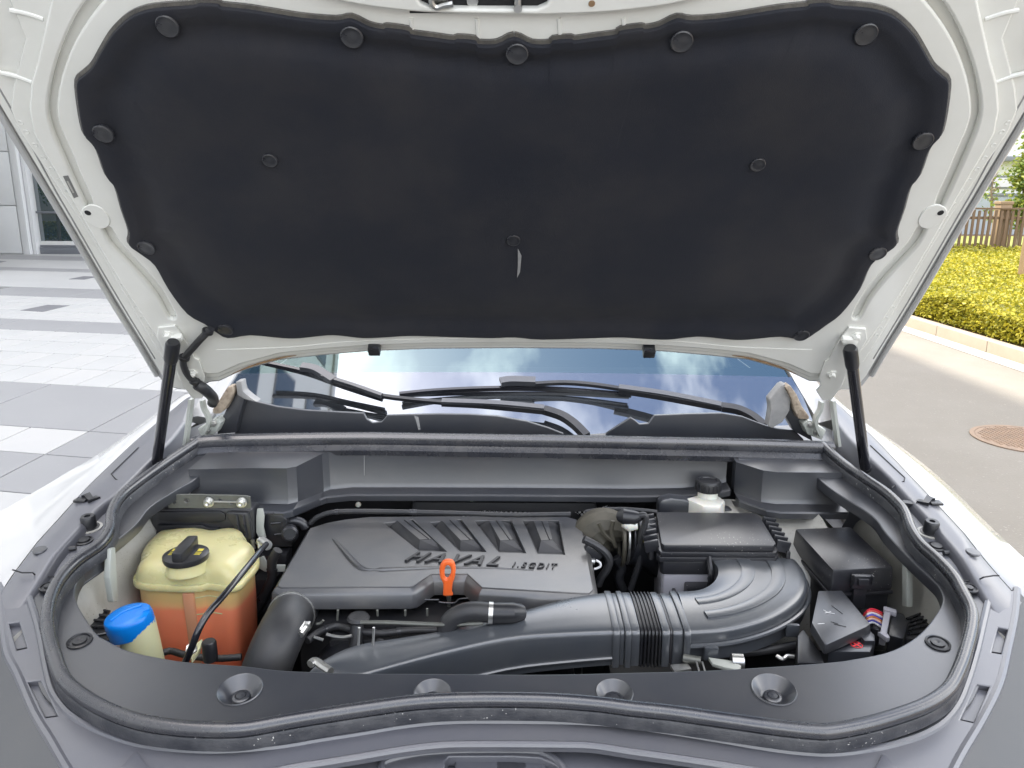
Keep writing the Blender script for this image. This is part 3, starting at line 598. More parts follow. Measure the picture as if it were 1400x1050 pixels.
for sg, d in FEN.items():
    tp = lambda i: 1 - max(0, (i/(N-1) - .80)/.20)
    E = resample([T(x, y, 0.006) for x, y in cr(d['edge'], 5)], N)
    P1 = resample([T(x, y, 0.010) for x, y in cr(d['plat'], 5)], N)
    E = [p - BAY.n*.020*(1-tp(i)) for i, p in enumerate(E)]; P1 = [p - BAY.n*.022*(1-tp(i)) for i, p in enumerate(P1)]
    P0 = [e.lerp(p, 0.10) + BAY.n * 0.003 for e, p in zip(E, P1)]
    low = []; wall = []
    for i, p in enumerate(P1):
        t = i / (N-1); deep = -0.13 if t < 0.40 else (-0.13 + 0.114*min((t-0.40)/0.02, 1))
        q = p + V((-sg*0.009, 0, 0)); wall.append(q + BAY.n * (-0.006)); low.append(q + V((-sg*0.003, 0, 0)) + BAY.n * deep)
    sp_ = sp3 if sg < 0 else sp3[::-1]
    half = [q - BAY.n*0.034 for q in sp_[:int(len(sp_)*0.30)]]
    inn = []
    for q in low:                                    # run the gutter floor in to the seal
        b = min(half, key=lambda s: abs(s.y - q.y)); inn.append(V((b.x, q.y, q.z)) if sg*(q.x - b.x) > 0.004 else q + V((-sg*0.004, 0, 0)))
    tr = finish('fender_trim', loft([E, P0, [a.lerp(b, .5) + BAY.n*.0015 for a, b in zip(P0, P1)], P1, [p + V((-sg*.005, 0, 0)) - BAY.n*.0012 for p in P1], wall, low, inn], False), M['front'], car)
    # white wing outside the trim
    SI = resample([T(x, y, -0.012) for x, y in cr(d['sil'], 5)], N)
    E2 = [e - BAY.n*0.012 + V((sg*.003, 0, 0)) for e in E]
    rows = [E2, [p + BAY.n*0.0105 for p in E2], [a.lerp(b, .12) + BAY.n*.013 for a, b in zip(E2, SI)], [a.lerp(b, .5) + BAY.n*.012 for a, b in zip(E2, SI)], SI]
    for dx, dz in ((.012, -.02), (.03, -.07), (.04, -.16), (.035, -.28), (.03, -.36)): rows.append([p + V((sg*dx, 0, dz)) for p in SI])
    finish('front_wing', loft(rows, False), M['whitebody'], car)
    # small parts that sit on the trim
    f = (lambda x: x) if sg < 0 else None
    L = dict(stop=(123,722), ring=(115,740), pad=(55,753), hole=(99,770), eye=(66,803), seam1=[(17,779),(30,783),(45,783),(50,788),(82,789)], seam2=[(189,612),(152,648),(158,655),(168,660),(178,663)],
             hook=[(116,680),(119,677),(124,684),(133,681),(139,684),(154,684)], rib=[(79,746),(85,751),(104,749)]) if sg < 0 else \
        dict(stop=(1271,729), ring=(1280,748), pad=(1330,756), hole=(1294,776), eye=(1325,805), seam1=[(1366,787),(1358,787),(1345,789),(1335,794),(1312,794)], seam2=[(1190,609),(1237,653),(1236,658),(1226,662),(1219,667)],
             hook=[(1274,684),(1271,681),(1266,688),(1256,686),(1251,690),(1234,688)], rib=[(1312,750),(1306,755),(1290,756)])
    o = T(*L['stop'], -0.006)
    finish('bump_stop', join(lathe([(0.016, 0), (0.016, 0.003), (0.0125, 0.004), (0.0125, 0.022), (0.0105, 0.0245), (0.005, 0.0245), (0.0045, 0.021), (0, 0.021)], o, BAY.n, 22)), M['black'], tr)
    finish('stop_washer', lathe([(0.0205, 0.0), (0.0205, 0.0018), (0.016, 0.0022)], o, BAY.n, 22), M['whitedirty'], tr)
    finish('trim_clip', lathe([(0.0145, 0.0), (0.0145, 0.002), (0.012, 0.003), (0.0115, 0.001), (0.0095, 0.001), (0.009, 0.0045), (0, 0.0045)], T(*L['ring'], -0.006), BAY.n, 22), M['black'], tr)
    finish('round_pad', lathe([(0.0115, 0.0), (0.0115, 0.002), (0.010, 0.0034), (0, 0.0036)], T(*L['pad'], 0.009), BAY.n, 22), M['trim'], tr)
    finish('trim_hole', lathe([(0.007, 0.0), (0.0065, 0.0008), (0, 0.0008)], T(*L['hole'], -0.0055), BAY.n, 16), M['dark'], tr)
    finish('screw_eye', lathe([(0.013, 0), (0.013, .0025), (0.0105, .003), (0.010, .001), (0.006, .001), (0.0055, .004), (0, .004)], T(*L['eye'], -0.006), BAY.n, 20), M['black'], tr)
    finish('panel_seam', tube([T(x, y, 0.0105 - 0.015*(i > 2)) for i, (x, y) in enumerate(L['seam1'])], 0.0012, 5), M['dark'], tr)
    finish('flap_seam', tube([T(x, y, 0.0115 - 0.006*(i > 2)) for i, (x, y) in enumerate(L['seam2'])], 0.0013, 5), M['dark'], tr)
    hk = cr([T(x, y, h) for (x, y), h in zip(L['hook'], (0.014, 0.014, 0.014, 0.010, 0.004, 0.002))], 1)
    finish('seal_hook', sweep(hk, [(-.006, -.005), (.006, -.005), (.006, .004), (-.006, .004)], BAY.n), M['black'], tr)
    finish('hook_foot', rbox(T(*L['hook'][0], 0.011) + V((0, -.012, 0)), (.022, .018, .005), .002), M['black'], tr)
    finish('stiffening_rib', ctube([T(x, y, -0.002) for x, y in L['rib']], 0.004, 4, 8), M['black'], tr)

# ---- cabin: body sides, roof, wheels, doors, glass (mostly hidden behind the bonnet)
HW = 0.86
prof_side = [(0.95,0.86),(1.2,0.93),(1.75,0.98),(2.6,0.98),(3.6,0.99),(4.6,1.0),(4.9,0.9)]
for sg in (-1, 1):
    rows = []
    for z, dx in ((0.30, -.03), (0.42, 0), (0.70, 0.02), (0.90, 0.0), (1.0, -0.05)):
        rows.append([V((sg*(HW+dx-0.02*(y > 4.4)), y, min(z, zt))) for y, zt in [(1.62,1.0),(1.9,1.0),(2.6,1.0),(3.4,1.0),(4.2,1.0),(4.8,.98)]])
    finish('body_side', loft(rows, False), M['whitebody'], car)
    finish('side_window', fromdata([V((sg*(HW-.05), 1.95, 1.002)), V((sg*(HW-.05), 4.4, 1.002)), V((sg*(HW-.22), 4.1, 1.45)), V((sg*(HW-.22), 2.62, 1.45))], [(0, 1, 2, 3)]), M['pane'], car)
    for wy in (1.28, 4.0):
        w = finish('wheel', lathe([(0.20, -.10), (0.30, -.11), (0.345, -.08), (0.35, 0), (0.345, .08), (0.30, .11), (0.20, .10)], (sg*(HW-.09), wy, 0.35), (1, 0, 0), 32), M['hose'], car)
        finish('rim', lathe([(0.20, .06), (0.19, .10), (0.05, .085), (0, .085)], (sg*(HW-.09), wy, 0.35), (sg, 0, 0), 24), M['metal'], w)
xs = [i*0.1*0.66 for i in range(-10, 11)]
def crown(x, k): return -k*(x/0.66)**2
finish('roof', loft([[V((x, 2.58 + .05*(x/.66)**2, 1.47 + crown(x, .03))) for x in xs], [V((x, 2.9, 1.545 + crown(x, .04))) for x in xs], [V((x, 3.6, 1.56 + crown(x, .04))) for x in xs], [V((x, 4.5, 1.49 + crown(x, .04))) for x in xs]], False), M['whitebody'], car)
finish('tailgate', loft([[V((x*1.0, 4.5, 1.488)) for x in xs], [V((x*1.2, 4.85, 1.0)) for x in xs], [V((x*1.25, 4.9, 0.4)) for x in xs]], False), M['whitebody'], car)
finish('cabin_shell', join(boxz(-.8, .8, 2.32, 4.75, 0.25, 0.98, 0), boxz(-.64, .64, 2.95, 3.1, .98, 1.36, .04)), M['dark'], car)
# windscreen: rises from the cowl, bowed in plan
WSP = V((0, 1.72, 1.0325)); WS = Fr(WSP, (1, 0, 0), (0, math.cos(R(28)), math.sin(R(28))))
def wsp(x, s, h=0): return WS.pt(x, s, h) + V((0, 0.10*(x/0.72)**2, -0.012*(x/0.72)**2))
gm = bpy.data.materials.new('windscreen_glass'); gm.use_nodes = True; n_ = gm.node_tree; n_.nodes.clear()
o1 = n_.nodes.new('ShaderNodeOutputMaterial'); gg = n_.nodes.new('ShaderNodeBsdfGlossy'); gg.inputs['Roughness'].default_value = 0.015; gg.inputs[0].default_value = (0.78, 1.0, 1.0, 1)
tt = n_.nodes.new('ShaderNodeBsdfTransparent'); tt.inputs[0].default_value = (0.62, 0.72, 0.74, 1); xx = n_.nodes.new('ShaderNodeMixShader'); fr_ = n_.nodes.new('ShaderNodeFresnel'); fr_.inputs[0].default_value = 2.9
n_.links.new(fr_.outputs[0], xx.inputs[0]); n_.links.new(tt.outputs[0], xx.inputs[1]); n_.links.new(gg.outputs[0], xx.inputs[2]); n_.links.new(xx.outputs[0], o1.inputs[0])
M['glass'] = gm
gx = [i*0.75/14 for i in range(-14, 15)]; gs = [0, .05, .12, .22, .34, .5, .7, .9]
wsc = finish('windscreen', loft([[wsp(x*(1 - .16*s), s) for x in gx] for s in gs], False), M['glass'], car)
M['frit'] = mk('ceramic_glass_band', (0.245, 0.265, 0.29), 0.03, metal=0.93)
finish('frit_band', loft([[wsp(x*.995, s + (.205-s)/.225*0 - .03*(x/.75)**2*(s > .2), .0025) for x in gx] for s in (-.02, .06, .12, .205)], False), M['frit'], wsc)
finish('dashboard', loft([[V((x, 1.74 + .1*(x/.7)**2, 1.0)) for x in gx], [V((x, 2.0, 1.045)) for x in gx], [V((x, 2.25, 1.07)) for x in gx], [V((x, 2.33, 1.0)) for x in gx]], False), M['black'], car)
for sg in (-1, 1): finish('windscreen_pillar', loft([[wsp(sg*(.79*(1-.16*s))+a, s, b) for a, b in ((-.03, .004), (0, .012), (.03, .008), (.04, -.03), (-.03, -.01))] for s in (0.0, .2, .5, .9)]), M['whitebody'], car)
# cowl panels
CF = YF(1.665)
cl = [(322,592),(318,560),(326,541),(340,546),(380,555),(420,560),(498,564),(502,572),(510,577),(522,576),(530,567),(600,565),(640,565.5),(680,568),(720,575),(750,584),(770,592)]
c2 = [(828,592),(846,580),(862,570),(868,574),(874,579),(886,578),(894,567),(940,565),(986,564),(1014,568.6),(1043,580),(1062,585),(1086,588),(1098,600),(1098,604),(960,600)]
for lp in (cl, c2): finish('cowl_panel', pxplate(CF, [lp + [(lp[-1][0], 612), (lp[0][0], 612)]], -0.004, 0.004, 0.0018, 0), M['trim'], car)
finish('cowl_floor', loft([[V((x, 1.672, 1.018)) for x in gx], [V((x*1.05, 1.70, 1.024)) for x in gx], [wsp(x, .01, -.004) for x in gx]], False), M['trim'], car)
finish('drip_mark', pxplate(CF, [[(566, 568), (572, 570), (575, 587), (572, 588), (569, 576)], ], 0.0042, 0.0046), M['greyfoam'], car)
for sg in (-1, 1):       # cowl end caps
    e = [(318,541),(330,525),(336,540),(330,560),(322,592),(296,594),(304,570)] if sg < 0 else [(1088,541),(1076,525),(1066,545),(1072,566),(1086,590),(1112,604),(1104,574)]
    finish('cowl_end', prism([onY(x, y, 1.64) for x, y in e], (0, .03, 0), .004), M['trim'], car)
    # crumpled foam blocks beside the hinge
    e = [(318,528),(311,529),(305,538),(299,548),(290,560),(291,566),(300,566),(307,561),(313,550),(319,538)] if sg < 0 else [(1080,526),(1090,540),(1097,556),(1107,570),(1106,574),(1092,573),(1086,560),(1082,545),(1074,530)]
    finish('hinge_foam', prism([onY(x, y, 1.615) for x, y in e], (0, .03, 0), .004), M['foam'], car)
    if sg > 0: e = [(1068,527),(1074,524),(1082,546),(1080,562),(1070,578),(1056,586),(1050,583),(1054,560),(1052,546)]
    else: e = [(322,522),(330,521),(332,535),(344,545),(352,550),(334,546),(324,540)]
    finish('corner_foam', prism([onY(x, y, 1.625) for x, y in e], (0, .03, 0), .005), M['greyfoam'], car)
# wipers
def wtube(pts, r, h, k=5, n=8): return tube(cr([WS.px(x, y, h) for x, y in pts], k), r, n)
def wflat(pts, w, t, h): return sweep(cr([WS.px(x, y, h) for x, y in pts], 5), [(-w, -t), (w, -t), (w*.8, t), (-w*.8, t)], WS.n)
w1 = finish('wiper_arm', join(wflat([(604,550),(660,553),(745,561)], 0.009, 0.006, .030), wflat([(744,560),(768,568),(786,580),(802,596)], .011, .007, .028), wflat([(456,523),(522,541),(604,550)], .0055, .004, .028)), M['black'], car)
finish('wiper_cover', wflat([(604,548),(680,551),(744,557)], .0085, .003, .0365), M['trim'], w1)
finish('wiper_head', join(wflat([(412,501),(432,505),(456,520)], .012, .006, .034), wflat([(440,514),(480,526),(522,541)], .006, .005, .034)), M['trim'], w1)
finish('wiper_blade', join(wflat([(352,494),(386,501),(420,509),(470,526),(523,545)], .005, .005, .016), wflat([(360,497),(420,512),(470,530),(523,547)], .0025, .004, .007)), M['strut'], w1)
w2 = finish('wiper_arm', join(wflat([(728,525),(772,523),(812,526),(846,531)], .006, .004, .028), wflat([(846,532),(900,540),(987,556)], .011, .006, .030), wflat([(987,556),(1010,560),(1030,570),(1044,582)], .011, .007, .028)), M['black'], car)
finish('wiper_cover', wflat([(846,529),(910,538),(986,553)], .0095, .003, .0365), M['trim'], w2)
finish('wiper_head', wflat([(684,522),(700,520),(732,521)], .013, .006, .034), M['trim'], w2)
finish('wiper_blade', join(wflat([(546,539),(600,534),(676,531),(760,532),(863,540)], .005, .005, .016), wflat([(548,541),(640,538),(760,538),(860,543)], .0025, .004, .007)), M['strut'], w2)

# ---- bonnet
bon = thing('bonnet', (0, 1.55, 1.1), '', ''); del bon['label']; del bon['category']; bon.parent = car; bon.location = V((0, 1.55, 1.1)) - LOC[car.name]
SIL = [(-190,-190),(-140,-90),(-92,0),(-45,80),(0,155),(50,238),(99,320),(151,409),(190,472),(214,513),(226,528),(244,533),(264,534),(288,523),(300,522),(329,508.5),(383,493),(437,487),(500,481.5),(586,478),(703,477)]
def both(pts): return pts + mir(pts[:-1] if abs(pts[-1][0]-CX) < 1 else pts)[::-1]
sil = both(SIL)
skin = finish('outer_skin', pxplate(BON, [[(-188,-200)] and sil[:len(sil)]], -0.022, -0.002, 0.004), M['whitebody'], bon)
base = finish('inner_panel', pxplate(BON, [both([(x + 7 if i < 12 else x, y - (2 if i >= 12 else 0)) for i, (x, y) in enumerate(SIL)])], -0.001, 0.004, 0.0012), M['white'], bon)
RIM = [(-55,-110),(12,0),(34,52),(17,120),(14,150),(26,180),(57,225),(84,265),(110,303),(141,354),(178,418),(206,466),(224,494),(248,512),(286,517),(300,516),(329,503),(383,488),(437,482),(500,477),(586,473.5),(703,472.5)]
finish('rim_step', pxplate(BON, [both(RIM)], 0.0035, 0.010, 0.0030), M['white'], bon)
BAND = [(120,-110),(80,-50),(69,0),(51,82),(42,113),(39,150),(45,182),(58,206),(80,243),(106,288),(135,338),(165,388),(200,442),(222,474),(252,503),(286,512),(300,511),(329,498),(383,483.5),(437,478),(500,473),(586,470),(703,469)]
G1 = [(190,-60),(147,-25),(113,8),(88,55),(72,103),(65,147),(70,176),(82,206),(98,242),(112,272),(119,287),(126,284),(123,268),(110,240),(96,206),(82,174),(77,147),(84,103),(103,55),(130,14),(160,-18),(204,-50)]
G2 = [(139,311),(150,334),(172,358),(200,388),(218,412),(231,436),(240,433),(228,408),(210,382),(182,352),(162,330),(151,312)]
holes = [cr(G1, 3, True), cr(G2, 3, True)]; holes += [mir(h) for h in holes]
finish('frame_band', pxplate(BON, [both(BAND)] + holes, 0.009, 0.021, 0.0034), M['white'], bon)
for sg in (0, 1):
    f = (lambda p: p) if not sg else mir
    e = f(cr([(112,286),(124,280),(140,286),(150,300),(148,310),(136,313),(122,306),(112,296)], 4, True)); finish('embossed_boss', pxplate(BON, [e], 0.0195, 0.0226, 0.0014), M['white'], bon)
    x, y = f([(120, 291)])[0]; finish('drain_hole', lathe([(0.0048, 0.0), (0.0044, 0.0006), (0, 0.0006)], B(x, y, 0.0227), BON.n, 16), M['dark'], bon)
    for s in ([(0,99),(22,104),(44,112)], [(14,14),(36,18),(60,26)], [(-30, 10), (-12, 60), (-20, 90)]):
        finish('panel_bead', tube(cr([B(x, y, 0.0092) for x, y in f(s)], 4), 0.0032, 8), M['white'], bon)
    finish('edge_seam', tube([B(x, y, 0.0032) for x, y in cr(f([(-72,0),(12,142),(70,249),(96,294),(134,360),(170,421),(212,490)]), 5)], 0.0018, 6), M['greyfoam'], bon)
    finish('edge_hem', tube([B(x, y, 0.001) for x, y in cr(f([(-92,0),(0,155),(50,238),(99,320),(151,409),(190,472),(214,513)]), 5)], 0.005, 8), M['whitebody'], bon)
    finish('brown_sealer', tube([B(x, y, 0.012) for x, y in cr(f([(318,511),(345,500),(383,489.5),(405,486)]), 5)], [0.0006 + 0.0014*math.sin(math.pi*i/15) for i in range(16)], 6), M['rust'], bon)
    x, y = ((512, 476), (887, 479))[sg]
    st = finish('rubber_stop', rbox(B(x, y, 0.024), (.022, .018, .024), .003, Matrix((BON.ex, BON.ey, BON.n)).transposed()), M['black'], bon)
    finish('stop_notch', rbox(B(x + (1 - 2*sg), y, 0.0375), (.012, .006, .004), .001, Matrix((BON.ex, BON.ey, BON.n)).transposed()), M['rubber'], st)
finish('rear_crease', tube([B(x, y, 0.0205) for x, y in cr([(296,478),(400,474),(480,466.5),(600,463),(703,462),(806,463),(926,466.5),(1006,474),(1110,478)], 5)], 0.0016, 6), M['white'], bon)
# raised latch panel at the front edge
LP = [(330,-60),(400,-22),(470,3),(560,16),(640,19.5),(703,20.5),(760,20.5),(846,16),(936,3),(1006,-22),(1076,-60)]
lh = [(566,-40),(568,-4),(575,6),(588,12),(662,13),(735,13),(748,7),(754,-4),(756,-40)]
lpn = finish('latch_panel', pxplate(BON, [cr(LP, 4), cr(lh[:], 1)], 0.0195, 0.031, 0.0028), M['white'], bon)
finish('latch_recess', pxplate(BON, [[(560,-45),(560,18),(760,18),(760,-45)]], 0.0208, 0.0214, 0), M['dark'], bon, smooth=None)
finish('striker_wire', join(tube([B(x, y, 0.032) for x, y in cr([(592,-14),(590,2),(597,10),(607,7),(619,5)], 4)], 0.0036, 7), rbox(B(600, -6, .028), (.02, .022, .012), .003)), M['metal'], bon)
finish('striker_pin', join(tube([B(708, -14, .03), B(708, 12, .03)], 0.004, 8), lathe([(0.005, 0), (0.005, .004), (0, .004)], B(708, 10, .03), BON.n, 12)), M['metal'], bon)
finish('latch_screw', lathe([(0.007, 0), (0.0065, .003), (0, .003)], B(646, 1, .021), BON.n, 12), M['metal'], bon)
finish('panel_hole', lathe([(0.004, 0), (0.0036, .0006), (0, .0006)], B(809, 5, .0313), BON.n, 12), M['rust'], bon)
for x in (562, 652, 764, 852): finish('front_bead', tube([B(x, 24, .0205), B(x+2, 52, .0205)], 0.003, 7), M['white'], bon)
stk = finish('paint_sticker', pxplate(BON, [[(86,241),(93,240),(107,269),(101,271)]], 0.0212, 0.0216), M['sticker'], bon, smooth=None)
finish('sticker_print', pxplate(BON, [[(91,248),(93,247.5),(101.5,263.5),(99.5,264)]], 0.0216, 0.0219), M['whitedirty'], stk, smooth=None)
# felt pad: rim, pressed channel and raised field, with dimples at the inner clips
PADL = [(703,48),(679,58),(654,58),(650,53),(625,51),(621,53),(592,49),(563,45),(558,40),(529,36),(525,38),(505,34),(481,23),(460,26),(411,22),(343,11),(305,7),(298,3),(274,2),(264,5),(213,9),(185,17),(166,31),(151,48),(138,70),(127,89),(115,100),(106,110),(108,140),(115,178),(126,192),(135,206),(146,237),(159,254),(168,285),(178,315),(177,331),(192,343),(213,360),(233,395),(257,426),(281,440),(295,450),(312,459),(343,455),(387,459),(411,459),(449,455),(470,456),(497,459),(526,458),(560,456),(600,457),(669,459),(703,458)]
PADR = mir(PADL[1:-1])[::-1]
PADR = [(x + (-4 if x > 1150 and y < 380 else 0) + (3 if y > 430 else 0), y + (2 if y > 430 else 0)) for x, y in PADR]
pl = [BON.pxuv(x, y, 0.024) for x, y in cr(PADL + PADR, 3, True)]
u0 = min(p[0] for p in pl); u1 = max(p[0] for p in pl); cu_, cv_ = (u0+u1)/2, BON.pxuv(703, 235, .03)[1]
cores = []
for (x, y) in pl: cores.append((cu_ + max(min(x - cu_, 0.33), -0.33)*0.9, cv_ + (y - cv_)*0.10))
dim = [(BON.pxuv(x, y, .03), .022, .05) for x, y in ((370,216),(1035,222))] + [(BON.pxuv(702,326,.03), .018, .045)]
lump = [(rnd.uniform(u0, u1), rnd.uniform(cv_-.25, cv_+.25), rnd.uniform(.05, .12), rnd.uniform(-.0026, .003)) for _ in range(40)]
prof_s = [(0, 0.0205), (0.002, 0.0282), (0.006, 0.0315), (0.012, 0.0322), (0.03, 0.0318), (0.05, 0.0318), (0.075, 0.0305), (0.10, 0.0275), (0.14, 0.0255), (0.18, 0.0270), (0.23, 0.0315), (0.29, 0.0345), (.36, .0355), (.42, .036), (.55, .036), (.68, .036), (.8, .036), (.9, .036), (1.0, .036)]
rows = []
for s, h in prof_s:
    row = []
    for (x, y), (a, b) in zip(pl, cores):
        X = x + (a-x)*s; Y = y + (b-y)*s; hh = h
        if s > .04:
            for (dx, dy), dep, w in dim: hh -= dep*0.3*math.exp(-((X-dx)**2 + (Y-dy)**2)/(w*w))
            for lx, ly, w, k in lump: hh += k*math.exp(-((X-lx)**2 + (Y-ly)**2)/(w*w)) * min(1, s*5)
        hh = h + (hh - h)*(1 - s**4); row.append(BON.pt(X, Y, hh))
    rows.append(row)
pad = finish('insulation_pad', loft(rows, True, False, True), M['pad'], bon)
finish('pad_edge', tube([BON.pt(x, y, 0.0225) for x, y in pl + pl[:1]], 0.0042, 6), M['padedge'], bon)
ck = [(0.0138, -.003), (0.0138, .0008), (0.0125, .0018), (0.0118, .0014), (0.006, .0019), (0, .0021)]
c0 = None
for x, y in ((229,36),(481,51),(707,74),(932,57),(1184,47),(141,183),(1262,193),(200,339),(1200,347),(308,451),(1096,459)):
    p = B(x, y, .0318)
    if c0 is None: c0 = finish('pad_clip', lathe(ck, p, BON.n, 24), M['clip'], bon, origin=p)
    else: dup(c0, p)
for (x, y), (uv, dep, w) in zip(((370,216),(1035,222),(702,326)), dim): q = dup(c0, BON.pt(uv[0], uv[1], 0.0365 - dep*.3*(.35 if x == 702 else .12))); q.scale = (.78, .78, .78)
finish('wax_run', pxplate(BON, [[(708,340),(713,350),(711,372),(707,380),(708,362)]], 0.0355, 0.0361, 0), M['greyfoam'], bon)
# hinges
for sg in (-1, 1):
    f = (lambda p: p) if sg < 0 else (lambda p: [(x - 6, y + 2) for x, y in mir(p)])
    hp_ = f([(216,448),(239,446),(246,455),(262,480),(266,490),(272,493),(280,515),(278,526),(284,533),(276,545),(263,545),(250,528),(240,505),(226,482),(214,462)])
    hg = finish('hinge', pxplate(BON, [hp_], 0.021, 0.026, 0.0015), M['white'], bon)
    for x, y in f([(230, 457), (263, 509)]): finish('hinge_bolt', join(lathe([(0.010, 0), (0.010, .002), (0.0068, .0022), (0.0068, .008), (0.005, .0095), (0, .0095)], B(x, y, .026), BON.n, 6)), M['white'], hg)
    e = f([(226,464),(247,462),(250,466),(246,472),(228,471)]); finish('hinge_lug', prism([B(x, y, .036) for x, y in e], BON.n * -.011, .002), M['white'], hg)
    hx = -0.0 
    a1 = [onY(x, y, 1.56) for x, y in f([(262, 545), (260, 562), (257, 585), (254, 607)])]
    a2 = [onY(x, y, 1.60) for x, y in f([(277, 547), (279, 558), (285, 570), (285, 580), (279, 594)])]
    finish('hinge_arm', join(sweep(cr(a1, 5), [(-.003, -.010), (.003, -.010), (.003, .010), (-.003, .010)], V((0, 1, 0))), sweep(cr(a2, 5), [(-.003, -.009), (.003, -.009), (.003, .009), (-.003, .009)], V((0, 1, 0)))), M['bracketwhite'], hg)
    e = f([(270,586),(296,572),(302,578),(296,592),(276,600)]); pl_ = prism([onY(x, y, 1.612) for x, y in e], (0, .04, 0), .003); hb = finish('hinge_base', pl_, M['bracketwhite'], car)
    for x, y in f([(292, 578), (283, 588)]): finish('base_bolt', lathe([(0.009, 0), (0.009, .002), (0.006, .0022), (0.006, .008), (0, .0085)], onY(x, y, 1.611), (0, -1, 0), 6), M['metal'], hb)
    # gas strut
    top, bot, rod = ((236, 474), (214, 634), (206, 653)) if sg < 0 else ((1163, 482), (1183, 640), (1188, 656))
    pt_ = B(*top, 0.05); pb = T(*bot, -0.004)
    st = finish('gas_strut', tube([pt_, pb], 0.0105, 18), M['strut'], car)
    dv = (pb - pt_).normalized()
    finish('strut_socket', tube([pt_ - dv*.012, pt_ - dv*.006, pt_ + dv*.03, pt_ + dv*.036], [.010, .0128, .0125, .0115], 16), M['black'], st)
    finish('strut_rod', tube([pb, pb + dv*0.07], 0.0048, 10), M['metal'], st)
    finish('strut_collar', tube([pb - dv*.004, pb + dv*.004], .0115, 16), M['black'], st)
# washer hose running off the pad to the left hinge
finish('washer_hose', join(tube(cr([B(289, 449, .036), B(276, 462, .036), B(258, 482, .034), B(251, 492, .034), B(252, 503, .034), B(258, 514, .034), B(270, 526, .034)], 5), 0.0065, 9), tube(cr([B(270, 526, .034), B(281, 533, .03), onY(292, 545, 1.58), onY(290, 552, 1.60)], 5), 0.011, 9)), M['hose'], bon)
for x, y in ((284, 453), (252, 489), (266, 521), (271, 528)): finish('hose_clip', lathe([(0.0085, -.004), (0.010, -.003), (0.010, .003), (0.0085, .004)], B(x, y, .034), (.35, -.3, .8), 12), M['black'], bon)
# spot welds along the bonnet flange
w0 = None
for f in (lambda p: p, mir):
    for x, y in f(cr([(28,168),(60,216),(92,262),(124,314),(158,372),(186,420),(208,458)], 3)):
        p = B(x, y, .0101)
        if w0 is None: w0 = finish('spot_weld', lathe([(.0038, 0), (.0034, .0006), (.0022, .0002), (0, .0001)], p, BON.n, 12), M['white'], bon, origin=p)
        else: dup(w0, p)
# ------------------------------------------------------------------ engine bay walls (parts of the car)
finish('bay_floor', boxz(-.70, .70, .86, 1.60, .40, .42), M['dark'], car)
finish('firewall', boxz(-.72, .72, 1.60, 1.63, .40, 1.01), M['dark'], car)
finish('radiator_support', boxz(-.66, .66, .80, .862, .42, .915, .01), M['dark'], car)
for sg in (-1, 1):
    iw = finish('inner_wing', loft([[V((sg*x, y, z)) for y in (.96, 1.05, 1.2, 1.42, 1.60)] for x, z in ((.705, .955), (.69, .93), (.672, .80), (.67, .60), (.68, .42))], False), M['whitedirty'], car)
    finish('wing_stay', prism([onX(x, y, sg*.655) for x, y in ([(152,750),(158,748),(162,823),(155,823),(150,790)] if sg < 0 else [(1233,755),(1240,757),(1240,830),(1233,828)])], (sg*.01, 0, 0), .002), M['bracketwhite'], iw)
# bulkhead: folded panel with shelf and lip
BH = [(262,686,1.43),(300,688,1.435),(346,689,1.44),(395,690,1.44),(408,687,1.45),(443,673,1.53),(452,670,1.54),(483,667,1.55),(560,667,1.55),(700,667.5,1.55),(860,669,1.55),(930,668,1.55),(975,664,1.545),(992,660,1.54)]
bp = [onY(x, y, Y) for x, y, Y in BH]
def bulk(bp, ztop, name, lipd=.036, liph=.014):
    bk = [V((p.x, 1.585, ztop + .004)) for p in bp]; up = [V((p.x, p.y, ztop)) for p in bp]; mid = [V((p.x, p.y, p.z + .012)) for p in bp]; fl = [V((p.x, p.y - .004, p.z + .003)) for p in bp]
    sh = [V((p.x, p.y - lipd, p.z - .0)) for p in bp]; l0 = [V((p.x, p.y - lipd - .003, p.z - .003)) for p in bp]; l1 = [V((p.x, p.y - lipd - .003, p.z - liph)) for p in bp]; l2 = [V((p.x, p.y - .01, p.z - liph - .01)) for p in bp]
    return finish(name, loft([bk, up, mid, fl, sh, l0, l1, l2], False), M['trim'], car, smooth=25)
blk = bulk(bp, 1.036, 'bulkhead_panel')
BH2 = [(1000,655,1.53),(1004,664,1.50),(1040,684,1.45),(1060,687,1.44),(1110,684,1.44),(1150,680,1.44)]
bp2 = [onY(x, y, Y) for x, y, Y in BH2]; zb = .965
bp2 = [V((p.x, p.y, zb)) for p in bp2]
blk2 = bulk(bp2, 1.034, 'bulkhead_cover')
for (a, b) in (((282,632),(392,628)), ((1010,628),(1135,634))):
    p, q = T(*a, .004), T(*b, .004); finish('panel_flap', prism([p, q, q + V((0, .04, .004)), p + V((0, .04, .004))], (0, 0, -.004), .0015), M['trim'], car)
for x, y, Y in ((490,689.5,1.545),(645,684,1.545),(789,686,1.545)): finish('bulkhead_stud', lathe([(0.006, 0), (0.006, .004), (0.0035, .007), (0, .007)], onY(x, y, Y), (0, -1, 0), 10), M['milk'], blk)
finish('run_mark', tube([onY(498, 620, 1.547), onY(498, 650, 1.547)], .0008, 5), M['greyfoam'], blk)
